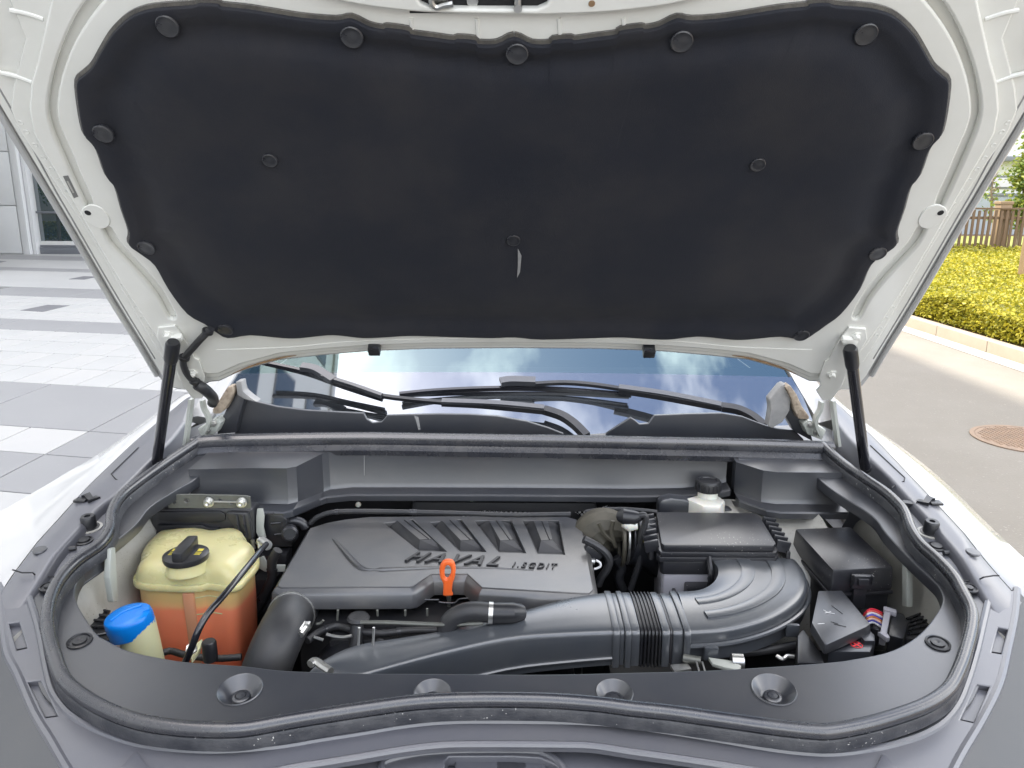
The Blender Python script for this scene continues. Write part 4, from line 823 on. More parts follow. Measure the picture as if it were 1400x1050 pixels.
# right suspension tower
finish('strut_tower', loft([[V((.33 + .0, 1.54, .935)), V((.46, 1.53, .94)), V((.575, 1.50, .94)), V((.60, 1.50, .97))], [V((.33, 1.40, .925)), V((.46, 1.39, .935)), V((.575, 1.38, .935)), V((.60, 1.38, .96))], [V((.33, 1.28, .88)), V((.46, 1.27, .89)), V((.575, 1.26, .90)), V((.60, 1.26, .93))], [V((.33, 1.22, .70)), V((.46, 1.22, .70)), V((.575, 1.22, .70)), V((.60, 1.22, .70))]], False), M['whitedirty'], car, smooth=80)
# splash louvres at the front corners
for sg in (-1, 1):
    g_ = [(104,826),(118,828),(150,836),(153,872),(138,880),(118,858)] if sg < 0 else [(1288,828),(1262,832),(1240,846),(1238,872),(1256,874),(1276,850)]
    sgd = finish('splash_guard', prism([onZ(x, y, .885) for x, y in g_], (0, 0, -.12), .004), M['hose'], car)
    for k in range(5):
        a, b = onZ(*g_[0], .8875).lerp(onZ(*g_[4], .8875), k/5), onZ(*g_[2], .8875).lerp(onZ(*g_[3], .8875), k/5); finish('guard_rib', tube([a, b], .0022, 6), M['clip'], sgd)
finish('dark_bay_filler', boxz(.16, .66, .90, 1.19, .70, .80, .01), M['dark'], car)  # dark block added so the gap below the elbow stays black

# ------------------------------------------------------------------ engine and its cover
EZ = ZF(.93)
cov = thing('engine_cover', (-.13, 1.3, .88), 'wide dark grey plastic engine cover with raised lettering and four slanted ribs', 'engine cover')
CT = [(424,722),(446,715),(472,710),(506,706.5),(640,705.5),(775,706.5),(788,710),(795,722),(800,742),(806,778),(811,806),(806,811),(796,811),(659,803),(639,784.5),(590,784.5),(565,801),(560,802),(384,803),(379,800)]
top = [EZ.px(x, y) for x, y in CT]; c_ = sum(top, V()) / len(top)
def off(P, d, dz):
    out = []
    for i, p in enumerate(P):
        a = P[i-1]; b = P[(i+1) % len(P)]; t = ((p - a).normalized() + (b - p).normalized())
        t = t.normalized() if t.length > 1e-6 else (b - p).normalized()
        nrm = V((-t.y, t.x, 0)); out.append(p + nrm * d + V((0, 0, dz)))
    return out
s_ = 1 if (off(top, .001, 0)[18] - c_).length > (top[18] - c_).length else -1
rings = [off(top, -.001*s_, -.0015), off(top, .006*s_, -.007), off(top, .009*s_, -.012), off(top, .012*s_, -.034), off(top, .010*s_, -.036), off(top, -.02*s_, -.036)]
finish('skirt', loft(rings, True, False, True), M['cover'], cov, smooth=30)
RQ = [([(525,715),(564,710),(611,754),(573,753)], [(543,712),(561,711.5),(590,737),(574,738)]), ([(588,714),(631,710),(665,754.5),(629,754)], [(604,712),(624,711.5),(647,738),(630,739)]),
      ([(649,712),(699,711),(719,756),(682,755)], [(669,712.5),(686,712.5),(701,738),(684,739)]), ([(715,711.5),(764,711.5),(772,758),(735,757)], [(730,713),(749,713),(755,738),(740,739)])]
finish('top_panel', plate(EZ, [[EZ.uv(p) for p in top]] + [[EZ.pxuv(x, y) for x, y in q] for q, b in RQ], -.010, 0.0, .0012), M['cover'], cov)
finish('rib_tray', plate(EZ, [[EZ.pxuv(x, y) for x, y in ((510,707),(780,707),(786,765),(560,765))]], -.0135, -.0105), M['covershade'], cov, smooth=None)
for q, b in RQ:
    r0 = [EZ.px(x, y, -.0102) for x, y in q]; r0 = [sum(r0, V())/4 + (p - sum(r0, V())/4)*.94 for p in r0]; r1_ = [EZ.px(x, y, .0015) for x, y in b]
    rb = finish('rib', loft([r0, r1_], True, False, True), M['covershade'], cov, smooth=None); finish('rib_face', prism([p + V((0, 0, .0007)) for p in r1_], (0, 0, -.0006), 0), M['cover'], rb, smooth=None)  # sides carry the shaded colour, the top plate the lit cover colour
    a = r1_[0].lerp(r1_[1], .55) + V((0, 0, .0012)); e = r1_[3].lerp(r1_[2], .75) + V((0, 0, .0008)); finish('rib_groove', tube([a, e], .0011, 5), M['letter'], rb)
SW = cr([(455,737),(468,751),(480,765),(490,774.5),(500,778.5),(520,779),(560,777.5),(610,776),(680,777),(730,780)], 4)
pan = [EZ.pxuv(x, y) for x, y in SW + [(760, 782), (797, 784), (790, 762), (560, 761), (505, 712)]] 
finish('swoosh_step', tube([EZ.px(x, y, .0) for x, y in SW], [.0015 + .0045*math.sin(math.pi*min(i/20, 1)**.8) if i < 20 else .004*(1-(i-20)/18) + .0006 for i in range(len(SW))], 8), M['cover'], cov)
def text(s, p0, p1, hgt, parent, mat, name, fr, h0=0, h1=.003, shear=.35, spread=1.0, bold=.0):
    cu = bpy.data.curves.new('t', 'FONT'); cu.body = s; cu.extrude = .5; cu.shear = shear; cu.space_character = spread; cu.offset = bold; cu.resolution_u = 3
    ob = bpy.data.objects.new('t', cu); COL.objects.link(ob); dg = bpy.context.evaluated_depsgraph_get(); me = bpy.data.meshes.new_from_object(ob.evaluated_get(dg))
    bpy.data.objects.remove(ob); bpy.data.curves.remove(cu)
    xs = [v.co.x for v in me.vertices]; ys = [v.co.y for v in me.vertices]; x0, x1 = min(xs), max(xs); y0, y1 = min(ys), max(ys)
    ex = (p1 - p0); L = ex.length; ex = ex / L; ey = fr.n.cross(ex)
    for v in me.vertices:
        v.co = p0 + ex*((v.co.x-x0)/(x1-x0)*L) + ey*((v.co.y-y0)/(y1-y0)*hgt) + fr.n*(h0 if v.co.z < 0 else h1)
    me.materials.clear(); return finish(name, me, mat, parent, smooth=None)
text('HAVAL', EZ.px(553, 768.5), EZ.px(681, 775.5), .036, cov, M['letter'], 'brand_lettering', EZ, 0, .004, .5, 1.35, .01)
text('1.5GDIT', EZ.px(700, 776.5), EZ.px(762, 779), .019, cov, M['letter'], 'model_lettering', EZ, 0, .003, .3, 1.3, 0)
# dipstick
dp = onZ(613, 812, .905); DF = YF(dp.y)
dip = thing('oil_dipstick', (dp.x, dp.y, .80), 'orange loop handled oil dipstick in front of the engine cover', 'dipstick')
ol = cr([(613,764.5),(620,767),(623,776),(622,788),(619,797),(618,808),(619,813),(607,813.5),(606,808),(606,797),(602,788),(601,776),(605,767)], 4, True)
il = cr([(613.5,772),(616.5,776),(616,784),(612,790),(608.5,788),(608,779),(610,773)], 4, True)
finish('handle', pxplate(DF, [ol, il], -.005, .005, .0032, 0), M['orange'], dip)
finish('rod', tube([onY(613, 812, dp.y), onY(614, 822, dp.y + .01), onY(613, 850, dp.y+.02)], [.005, .0035, .003], 8), M['steel'], dip)
# engine block under the cover
eng = thing('engine_block', (-.1, 1.25, .42), 'dark engine block under the grey cover, front side with pipes and cast ribs', 'engine')
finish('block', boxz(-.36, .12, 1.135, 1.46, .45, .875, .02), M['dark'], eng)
finish('cam_carrier', boxz(-.30, .10, 1.105, 1.16, .80, .865, .012), M['black'], eng)
finish('manifold', boxz(-.20, .10, 1.04, 1.11, .70, .835, .015), M['black'], eng)
finish('alternator', lathe([(0.055, 0), (0.06, .01), (0.06, .06), (0.045, .075), (0.015, .08), (0.015, .09), (0, .09)], (-.265, 1.13, .80), (0, -1, 0), 24), M['black'], eng)
for x0, y0, x1, y1, Y in ((408,826,408,850,1.12),(516,834,516,842,1.10),(554,834,554,842,1.10),(584,832,584,842,1.10),(462,834,461,848,1.11)): finish('cast_rib', tube([onY(x0, y0, Y), onY(x1, y1, Y)], .002, 6), M['steel'], eng)
finish('fuel_rail', ctube([onY(x, y, 1.06) for x, y in ((493,851),(530,851),(580,853),(612,854),(640,853),(660,852))], .0032, 4, 8), M['steel'], eng)
for x in (491, 511): finish('rail_bracket', tube([onY(x, 858, 1.03), onY(x-1, 882, 1.03)], .0022, 6), M['metal'], eng)
finish('wire_loop', ctube([onY(x, y, 1.09) for x, y in ((446,867),(458,870),(470,871),(481,869))], .0026, 4, 8), M['metal'], eng)
finish('wire_stub', ctube([onY(x, y, 1.09) for x, y in ((429,871),(436,873),(442,875))], .0026, 3, 8), M['metal'], eng)
finish('wire_hook', ctube([onY(x, y, 1.10) for x, y in ((433,853),(438,852),(442,848))], .002, 3, 8), M['steel'], eng)
finish('thermostat_pipe', join(tube([onY(489, 845, 1.12), onY(486, 885, 1.10)], .011, 12), lathe([(0.016, -.004), (0.019, 0), (0.016, .004)], onY(490, 845, 1.12), (0, 0, 1), 14)), M['hose'], eng)
for pts in ([(581,820),(590,820),(600,820)], [(600,823),(608,824),(622,824),(628,819),(640,818)]): finish('gasket_edge', ctube([onY(x, y, 1.155) for x, y in pts], .0013, 3, 6), M['clip'], eng)
for k in range(6): finish('injector', lathe([(0.012, 0), (0.012, .02), (.008, .03), (.008, .045), (0, .046)], (-.21 + k*.05, 1.09, .835), (0, -.3, 1), 10), M['black'], eng)
# arched breather hose with its clamp
bh = thing('breather_hose', onY(615, 858, 1.07), 'grey arched rubber hose with bright clamp below the engine cover', 'hose')
finish('hose', ctube([onY(x, y, 1.07) for x, y in ((608,870),(612,856),(622,844),(638,837),(656,836),(670,838))], .0155, 5, 12), M['hose'], bh)
pa, pb_ = onY(668, 838, 1.07), onY(678, 838.5, 1.07)
finish('clamp', tube([pa, pa.lerp(pb_, .6)], .0175, 16), M['metal'], bh)
finish('fitting', tube([pa.lerp(pb_, .6), onY(700, 838, 1.07), onY(712, 838, 1.08)], [.0165, .0165, .014], 14), M['black'], bh)

# ------------------------------------------------------------------ intake duct, bellows and elbow
duct = thing('intake_duct', (.1, 1.05, .84), 'long grey air intake duct with ribbed bellows and curved elbow', 'air duct')
def section(bt, ft, h, crown=.010, slope=False):          # rounded box section from its back-top and front-top edges
    c = (bt + ft) / 2; w = (ft - bt); d = V((0, 0, -h)); out = []
    z = lambda k: V((0, 0, k))
    if slope: P = [bt + d, bt + d*.5, bt + d*.07, bt + w*.03, bt + w*.25 + z(crown*.8), bt + w*.52 + z(crown), bt + w*.72 + d*.02, bt + w*.86 + d*.18, bt + w*.97 + d*.38, ft + w*.03 + d*.62, ft + w*.03 + d*.86, ft + d - w*.06, c + d]
    else: P = [bt + d, bt + d*.5, bt + d*.07, bt + w*.03, bt + w*.2 + z(crown*.8), bt + w*.5 + z(crown), bt + w*.8 + z(crown*.5), bt + w*.96, ft + d*.12, ft + d*.5, ft + d*.9, ft + d - w*.05, c + d]
    return P
DS = [((440,903),(398,952),.055,.892,.884), ((486,882),(430,938),.055,.895,.888), ((560,869.5),(500,922),.055,.902,.893), ((640,855),(594,896),.054,.911,.905), ((720,833),(692,874),.052,.922,.916), ((780,817),(770,867),.049,.928,.921), ((826,810),(838,864),.046,.93,.924)]
rg = [section(onZ(*a, za), onZ(*b, zb_), h*1.25, .004, i < 2) for i, (a, b, h, za, zb_) in enumerate(DS)]
rg = [cr([tuple(p) for p in r], 2, True) for r in rg]
rg = [[V(p) for p in r] for r in rg]
def lofts(rings, k):                                # smooth loft through rings
    out = []
    for i in range(len(rings)-1):
        for j in range(k):
            t = j/k; a, b, c, d = rings[max(i-1, 0)], rings[i], rings[i+1], rings[min(i+2, len(rings)-1)]
            out.append([q*.5*2 + 0*(q) if False else 0.5*(2*q + (r-p)*t + (2*p-5*q+4*r-s)*t*t + (3*q-p-3*r+s)*t**3) for p, q, r, s in zip(a, b, c, d)])
    out.append(rings[-1]); return out
finish('snout', loft(lofts(rg, 4)), M['duct'], duct, smooth=60)
finish('seam_flange', tube([r[20] + V((0, -.002, .008)) for r in lofts(rg, 3)], .0028, 6), M['duct'], duct)
finish('scoop_lip', ctube([onZ(x, y, .915) for x, y in ((424,908),(431,904),(440,910),(452,918))], .006, 4, 8), M['metal'], duct)
last = rg[-1]
def scaled(r, dx, k):
    c = sum(r, V()) / len(r); return [c + V((dx, 0, 0)) + (p - c) * k for p in r]
XS = (onZ(843, 808, .93).x - last[8].x) ; X0 = sum(last, V()).x / len(last)
def wpx(x): return onZ(x, 835, .93).x - onZ(832, 835, .93).x
def collar(a, b, k, name, mat='duct', bev=.0015):
    return finish(name, loft([scaled(last, a, k-.02), scaled(last, a + bev, k), scaled(last, b - bev, k), scaled(last, b, k-.02)]), M[mat], duct, smooth=35)
w = wpx
collar(0, w(841), 1.07, 'collar'); collar(w(841)+.0005, w(848), 1.0, 'neck'); collar(w(848)+.0005, w(856), 1.07, 'collar'); collar(w(856)+.0005, w(868), 1.02, 'cuff')
rr = []; n_r = 6; a, b = w(868), w(897)
for i in range(n_r):
    x = a + (b-a)*i/n_r; st = (b-a)/n_r
    rr += [scaled(last, x, .96), scaled(last, x + st*.25, 1.05), scaled(last, x + st*.6, 1.05), scaled(last, x + st*.8, .96)]
finish('bellows', loft(rr), M['black'], duct, smooth=50)
collar(w(897), w(907), 1.04, 'cuff'); collar(w(907)+.0005, w(911), .98, 'neck', 'box'); collar(w(911)+.0005, w(925), 1.0, 'neck'); collar(w(925)+.0005, w(934), 1.09, 'collar')
# elbow
INN = [(926,808),(945,807.5),(962,804),(975,796),(981,786),(981,776),(975,767),(972,764)]
OUT = [(942,864),(985,861.5),(1025,854),(1062,841),(1092,822),(1104,802),(1101,782),(1088,764)]
inn = resample([onZ(x, y, .93) for x, y in cr(INN, 5)], 30); ou = resample([onZ(x, y, .922) for x, y in cr(OUT, 5)], 30)
er = []
for i, (a, b) in enumerate(zip(inn, ou)):
    e = section(a, b, .05, .0045); e = [V(p) for p in cr([tuple(p) for p in e], 2, True)]; er.append(e)
elb = finish('elbow', loft(er), M['duct'], duct, smooth=60)
finish('elbow_flange', tube([b + V((0, 0, -.022)) + (b - a).normalized()*.004 for a, b in zip(inn, ou)], .0042, 8), M['duct'], elb)
def etop(i, t):                                    # point on the elbow's crowned top
    a, b = inn[i], ou[i]; c = .0045 * (1 - (2*t - 1)**2)**.5; return a.lerp(b, t) + V((0, 0, c + .0003))
for t0, t1, i0 in ((.26, .42, 3), (.60, .76, 3)):
    rows = []
    for dt, dz in ((0, -.003), (.004, .0012), (.02, .0017), (-.02, .0017), (-.004, .0012), (0, -.003)):
        row = []
        for i in range(i0, 29):
            tt_ = (t0 if dt >= 0 and len(rows) < 3 else t1) + dt; row.append(etop(i, tt_) + V((0, 0, dz)))
        rows.append(row)
    finish('raised_band', loft(rows, False), M['duct'], elb, smooth=50)
for i in (2, 14): finish('elbow_clip', rbox(ou[i] + V((.006, -.012, -.03)), (.022, .008, .022), .003), M['duct'], elb)
finish('inlet_collar', tube(cr([inn[-1] + V((-.004, .0, .006)), inn[-3] + V((-.008, 0, -.002)), inn[-5] + V((-.008, -.004, -.02)), inn[-4] + V((-.006, 0, -.045))], 4), .0055, 8), M['black'], elb)
finish('duct_bracket', join(boxz(.155, .20, .955, .965, .80, .875, .003), boxz(.153, .157, .945, .97, .80, .88, .001), boxz(.198, .202, .945, .97, .80, .88, .001)), M['box'], duct)

# ------------------------------------------------------------------ ribbed box behind the elbow
LZ = ZF(.958)
rb_ = thing('ribbed_lid_box', (.30, 1.33, .80), 'black box with a flat ribbed lid behind the curved duct elbow', 'battery box')
lidp = [LZ.px(x, y) for x, y in ((897,699.5),(1030,701),(1038,704),(1061,742),(1058,746),(908,745),(904,742))]
finish('lid', prism(lidp, (0, 0, -.012), .003), M['box'], rb_)
lc_ = sum(lidp, V())/7
finish('lid_rim', prism([lc_ + (p - lc_)*1.045 + V((0, 0, -.0125)) for p in lidp], (0, 0, -.009), .002), M['box'], rb_)
finish('lid_skirt', prism([lc_ + (p - lc_)*1.065 + V((0, 0, -.022)) for p in lidp], (0, 0, -.010), .002), M['box'], rb_)
finish('case', prism([lc_ + (p - lc_)*1.0 + V((0, 0, -.033)) for p in lidp], (0, 0, -.025), .002), M['box'], rb_)
finish('pale_case', prism([lc_ + (p - lc_)*.97 + V((0, 0, -.0585)) for p in lidp], (0, 0, -.12), .003), M['battery'], rb_)
for k in range(6):
    t = (k + .5)/6
    for a, b, s in ((lidp[6], lidp[0], -1), (lidp[3], lidp[2], 1)):
        p = a.lerp(b, t) + V((s*.016, 0, -.012)); finish('side_rib', rbox(p, (.026, .006, .022), .0015, Matrix.Rotation(R(12*s), 3, 'Y')), M['box'], rb_)
finish('side_rail', rbox(lidp[6].lerp(lidp[0], .5) + V((-.022, 0, -.03)), (.008, .12, .022), .003), M['box'], rb_)
finish('side_rail', rbox(lidp[3].lerp(lidp[2], .5) + V((.022, 0, -.03)), (.008, .12, .022), .003), M['box'], rb_)
fp = onY(938, 800, lidp[5].y - .012); finish('terminal_block', boxz(fp.x, fp.x + .045, fp.y-.01, fp.y + .03, .82, .885, .004), M['box'], rb_)
finish('front_rib', boxz(fp.x-.022, fp.x-.016, fp.y-.004, fp.y + .03, .82, .872, .002), M['box'], rb_)
# dark shield standing behind that box
shp = [onY(x, y, 1.47) for x, y in ((900,702),(901,690),(905,684),(918,681),(935,683),(948,686),(962,690),(985,694),(1010,701),(1010,716),(900,716))]
sh_ = finish('heat_shield', prism(shp, (0, .03, 0), .006), M['trim']); tag(sh_, 'dark curved shield standing behind the ribbed black box', 'shield')
# brake fluid reservoir
bc = onY(968, 668, 1.49)
br = thing('brake_fluid_reservoir', (bc.x, 1.49, .90), 'milky white brake fluid reservoir with black screw cap', 'reservoir')
finish('tank', prism([onZ(x, y, .962) for x, y in ((937,681),(955,676),(982,677),(992,684),(985,693),(962,692))], (0, 0, -.05), .006), M['milk'], br)
nk = V((bc.x, 1.49, .955)); zt = bc.z - nk.z
finish('neck', lathe([(.0205, 0), (.0205, zt), (0, zt)], nk, (0, 0, 1), 28), M['milk'], br)
cp = finish('cap', lathe([(.0225, zt-.004), (.0255, zt-.003), (.0258, zt+.014), (.0235, zt+.019), (.018, zt+.0195), (.017, zt+.017), (0, zt+.017)], nk, (0, 0, 1), 36), M['black'], br)
for k in range(18): 
    a = k*math.pi*2/18; p = nk + V((math.cos(a)*.0262, math.sin(a)*.0262, zt + .006)); r_ = rbox(p, (.0022, .0022, .016), .0005); finish('grip', r_, M['black'], cp, smooth=None)

# ------------------------------------------------------------------ fuse boxes on the right
FZ = ZF(.955)
fb = thing('fuse_box', (.47, 1.22, .82), 'square black fuse box with a latch, right of the ribbed lid box', 'fuse box')
fp_ = [FZ.px(x, y) for x, y in ((1087,722.5),(1163,719.5),(1222,775),(1139,779.5))]
finish('lid', prism(fp_, (0, 0, -.042), .005, .003), M['box'], fb)
fc_ = sum(fp_, V())/4
finish('lid_lip', prism([fc_ + (p - fc_)*1.05 + V((0, 0, -.043)) for p in fp_], (0, 0, -.006), .002), M['box'], fb)
finish('case', prism([fc_ + (p - fc_)*.98 + V((0, 0, -.0495)) for p in fp_], (0, 0, -.10), .004), M['black'], fb)
lt = onY(1178, 795, fp_[3].y - .006); finish('latch', join(rbox(lt, (.034, .010, .024), .002), rbox(lt + V((0, -.006, .002)), (.018, .006, .012), .002), rbox(lt + V((-.015, -.005, .006)), (.003, .008, .016), .001), rbox(lt + V((.015, -.005, .006)), (.003, .008, .016), .001), rbox(lt + V((0, .004, -.03)), (.022, .008, .04), .002)), M['box'], fb)
TZ = ZF(.925)
tb = thing('terminal_box', (.40, 1.05, .82), 'slanted black terminal box with a red cross mark beside the elbow', 'fuse box')
tp_ = [TZ.px(x, y) for x, y in ((1119,807.5),(1151,807),(1190,853),(1184,857),(1131,881),(1127,880),(1110,851))]
finish('lid', prism(tp_, (0, 0, -.016), .004, .002), M['trim'], tb)
led = [onZ(x, y, .905) for x, y in ((1132,890.5),(1172,868),(1190,862),(1197,875),(1190,891))]
ld = finish('ledge', prism(led, (0, 0, -.05), .003), M['trim'], tb)
finish('ledge_block', prism([onZ(x, y, .912) for x, y in ((1177,870),(1190,862),(1196,868),(1196,876),(1182,876))], (0, 0, -.03), .002), M['trim'], tb)
LZ2 = ZF(.905); mcx, mcy = LZ2.pxuv(1171, 882)
finish('cross_mark', join(plate(LZ2, [circ(mcx, mcy, .0090, 28), circ(mcx, mcy, .0076, 28)], .0003, .0007), *[plate(LZ2, [[(mcx + x*math.cos(a) - y*math.sin(a), mcy + x*math.sin(a) + y*math.cos(a)) for x, y in ((-.007, -.0012), (.007, -.0012), (.007, .0012), (-.007, .0012))]], .0004 + .0002*i, .0008 + .0002*i) for i, a in enumerate((.5, 2.1))]), M['red'], tb, smooth=None)
for a in (((1126,834),(1133,838),(1141,839)), ((1128,838),(1136,836.5)), ((1137,828),(1152,839)), ((1136,850),(1146,853)), ((1140,853),(1157,857)), ((1118,853),(1127,852.5))):
    finish('chalk_scratch', tube([TZ.px(x, y, .0004) for x, y in a], .0005, 5), M['whiteprint'] if a[0][0] < 1129 else M['clip'], tb)
finish('cable_arm', prism([onZ(x, y, .90) for x, y in ((1090,868),(1098,858),(1122,890),(1128,906),(1090,906))], (0, 0, -.06), .005), M['black'], tb)
# wiring loom and connector
lm = thing('wiring_connector', onZ(1212, 850, .86), 'black loom connector with grey latch and coloured wires', 'connector')
cols = [(.7, .03, .06), (.75, .12, .1), (.75, .7, .68), (.12, .12, .55), (.55, .2, .06), (.7, .45, .35), (.06, .06, .28), (.5, .5, .52)]
for k, c in enumerate(cols):
    m = mk('wire_%d' % k, c, .4); y = 834 + k*2.6
    finish('wire', ctube([onZ(1178 + k*1.2, 846 + k*1.0, .885), onZ(1186, y + 1, .902), onZ(1194, y - 1, .902), onZ(1206, 838 + k*2.9, .895)], .0017, 4, 6), m, lm)
finish('grey_latch', join(prism([onZ(x, y, .905) for x, y in ((1210,829),(1219,832),(1212,868),(1203,866))], (0, 0, -.02), .002), prism([onZ(x, y, .908) for x, y in ((1208,828),(1226,833),(1226,838),(1208,833))], (0, 0, -.008), .0015), prism([onZ(x, y, .908) for x, y in ((1200,863),(1214,866),(1217,871),(1213,872))], (0, 0, -.008), .0015)), M['battery'], lm)
finish('housing', prism([onZ(x, y, .90) for x, y in ((1220,834),(1236,838),(1243,852),(1236,873),(1214,868))], (0, 0, -.05), .005), M['black'], lm)
finish('plug_body', prism([onZ(x, y, .895) for x, y in ((1197,832),(1209,834),(1203,862),(1190,858))], (0, 0, -.03), .004), M['black'], lm)
# metal pieces in the gap before the elbow
ml = thing('bonnet_lock', onZ(965, 905, .87), 'bright metal lock pieces in the gap below the elbow', 'lock')
finish('lock_barrel', tube([onZ(1000, 905, .885), onZ(1016, 906, .885)], [.013, .013], 16), M['metal'], ml)
finish('lock_arm', prism([onZ(x, y, .89) for x, y in ((968,898),(1002,903),(1014,910),(1010,916),(990,912),(974,907))], (0, 0, -.006), .002), M['bracketwhite'], ml)
finish('lock_plate', prism([onZ(x, y, .882) for x, y in ((916,908),(940,906),(946,914),(922,918))], (0, 0, -.006), .002), M['metal'], ml)
finish('lock_pin', tube([onZ(934, 900, .885), onZ(958, 904, .885)], .007, 12), M['steel'], ml)
finish('lock_spring', ctube([onZ(x, y, .885) for x, y in ((1062,897),(1070,901),(1076,897),(1086,898))], .003, 4, 7), M['metal'], ml)
for x in (952, 960): finish('lock_wire', tube([onZ(x, 905, .89), onZ(x+4, 918, .89)], .0015, 5), M['metal'], ml)

# ------------------------------------------------------------------ turbo side, right of the cover
tu = thing('turbo_pipe', onY(835, 735, 1.38), 'heat stained alloy turbo pipe between engine cover and ribbed box', 'pipe')
a0, a1_ = onY(800, 738, 1.42), onY(852, 715, 1.40)
finish('elbow_casting', tube(cr([onY(806, 752, 1.40), onY(812, 735, 1.41), onY(828, 722, 1.41), onY(850, 722, 1.40), onY(862, 728, 1.39)], 5), [.035 + .012*math.sin(i/4) for i in range(21)], 12), M['brown'], tu, smooth=25)
for q in (((818,715),(826,730),(838,740)), ((838,712),(836,730),(842,748))): finish('casting_web', ctube([onY(x, y, 1.355) for x, y in q], .004, 4, 6), M['brown'], tu)
ring_c = onY(850, 738, 1.37)
for k, (m, r_) in enumerate((('brown', .05), ('metal', .046), ('black', .052))):
    c_k = ring_c + V((.010*k, 0, 0)); pth = [c_k + V((0, -math.cos(t)*r_*.8, math.sin(t)*r_)) for t in [2*math.pi*i/24 for i in range(25)]]
    finish('clamp_ring', tube(pth, .004 - .001*k, 7), M[m], tu)
finish('rubber_sleeve', tube([ring_c + V((.02, 0, 0)), ring_c + V((.06, .0, -.01)), ring_c + V((.09, .02, -.05))], [.047, .047, .042], 18), M['black'], tu)
lh_ = thing('vapour_line', onY(828, 780, 1.30), 'thin black vapour hose with white clip beside the engine cover', 'hose')
finish('hose', ctube([onY(x, y, 1.30) for x, y in ((798,737),(812,744),(826,754),(833,766),(830,778),(822,790),(818,800))], .0075, 5, 9), M['hose'], lh_)
finish('clip', ctube([onY(x, y, 1.285) for x, y in ((815,766),(820,769),(821,774),(816,777),(812,778))], .0022, 4, 6), M['whiteprint'], lh_)
finish('connector', rbox(onY(810, 755, 1.31), (.035, .02, .018), .003, Matrix.Rotation(R(35), 3, 'Y')), M['box'], lh_)
finish('stub', tube([onY(803, 767, 1.30), onY(813, 768, 1.30)], .006, 9), M['metal'], lh_)
cb = thing('sensor_cable', onY(875, 760, 1.33), 'black cable with plug and white tape left of the ribbed box', 'cable')
finish('cable', ctube([onY(x, y, 1.33) for x, y in ((872,706),(880,704),(883,710),(880,722),(876,736),(875,752),(873,772),(868,788),(862,806))], .0062, 5, 9), M['hose'], cb)
finish('plug', tube([onY(846, 706, 1.34), onY(852, 706, 1.335), onY(868, 708, 1.335), onY(876, 706, 1.33)], [.010, .015, .014, .008], 12), M['black'], cb)
finish('tape', tube([onY(852, 715, 1.335), onY(860, 718, 1.335), onY(871, 717, 1.335)], [.008, .013, .010], 10), M['milk'], cb)
finish('warning_dot', rbox(onY(882, 743, 1.33), (.008, .006, .012), .002), M['yellow'], cb)
sm = thing('heat_shield_mesh', (.05, 1.56, .85), 'perforated metal heat shield on the dark bulkhead behind the engine cover', 'heat shield')
sheet_m = bpy.data.materials.new('perforated_sheet'); sheet_m.use_nodes = True; n_ = sheet_m.node_tree; p_ = n_.nodes['Principled BSDF']; p_.inputs['Metallic'].default_value = .8; p_.inputs['Roughness'].default_value = .35
t_ = n_.nodes.new('ShaderNodeTexCoord'); mp_ = n_.nodes.new('ShaderNodeMapping'); mp_.inputs['Rotation'].default_value = (0, R(45), 0); ck_ = n_.nodes.new('ShaderNodeTexVoronoi'); ck_.inputs['Scale'].default_value = 140; ck_.inputs['Randomness'].default_value = 0
r_ = n_.nodes.new('ShaderNodeValToRGB'); r_.color_ramp.interpolation = 'CONSTANT'; r_.color_ramp.elements[0].color = (.75, .75, .75, 1); r_.color_ramp.elements[1].color = (.02, .02, .02, 1); r_.color_ramp.elements[1].position = .42
n_.links.new(t_.outputs['Object'], mp_.inputs[0]); n_.links.new(mp_.outputs[0], ck_.inputs['Vector']); n_.links.new(ck_.outputs['Distance'], r_.inputs[0]); n_.links.new(r_.outputs[0], p_.inputs['Base Color'])
finish('sheet', pxplate(YF(1.52), [[(786,700),(800,698),(822,694),(832,690),(838,698),(826,706),(812,712),(800,708)]], 0, .002, 0, 0), sheet_m, sm)
finish('sheet', pxplate(YF(1.52), [[(632,702),(662,698),(720,700),(752,703),(752,712),(632,712)]], 0, .002, 0, 0), sheet_m, sm)
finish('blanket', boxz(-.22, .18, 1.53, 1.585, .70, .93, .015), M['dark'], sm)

# ------------------------------------------------------------------ coolant tank and neighbours on the left
CZ = ZF(.905)
M['tankrib'] = mk('tank_rib_plastic', (0.62, 0.30, 0.17), 0.35, sss=0.3)
tk = thing('coolant_tank', (-.50, 1.29, .70), 'cream coolant tank half filled with orange coolant, black cap on top', 'coolant tank')
RIMT = [(206,750),(214,744),(232,743),(252,742),(278,741),(300,743),(322,741),(338,746),(346,756),(353,763),(352,776),(338,793),(328,803),(314,806),(298,804),(284,802.5),(272,805),(250,806),(229,805),(206,804),(188,801),(183,794),(189,783),(195,768),(199,757)]
rim = [V(CZ.px(x, y)) for x, y in cr(RIMT, 3, True)]; tcn = sum(rim, V())/len(rim)
def sc(P, k, dz, wob=0, ph=0):
    out = []
    for p in P:
        d = p - tcn; a = math.atan2(d.y, d.x); out.append(tcn + V((d.x, d.y, 0))*(k + wob*math.cos(a*6 + ph)) + V((0, 0, dz)))
    return out
up = [sc(rim, .965, .006), sc(rim, .955, .014), sc(rim, .94, .022, .016), sc(rim, .90, .030, .034), sc(rim, .84, .036, .045), sc(rim, .74, .0395, .04), sc(rim, .55, .041, .01), sc(rim, .3, .042), sc(rim, .02, .042)]
finish('upper_shell', loft(up, True, True, True), M['cream'], tk, smooth=70)
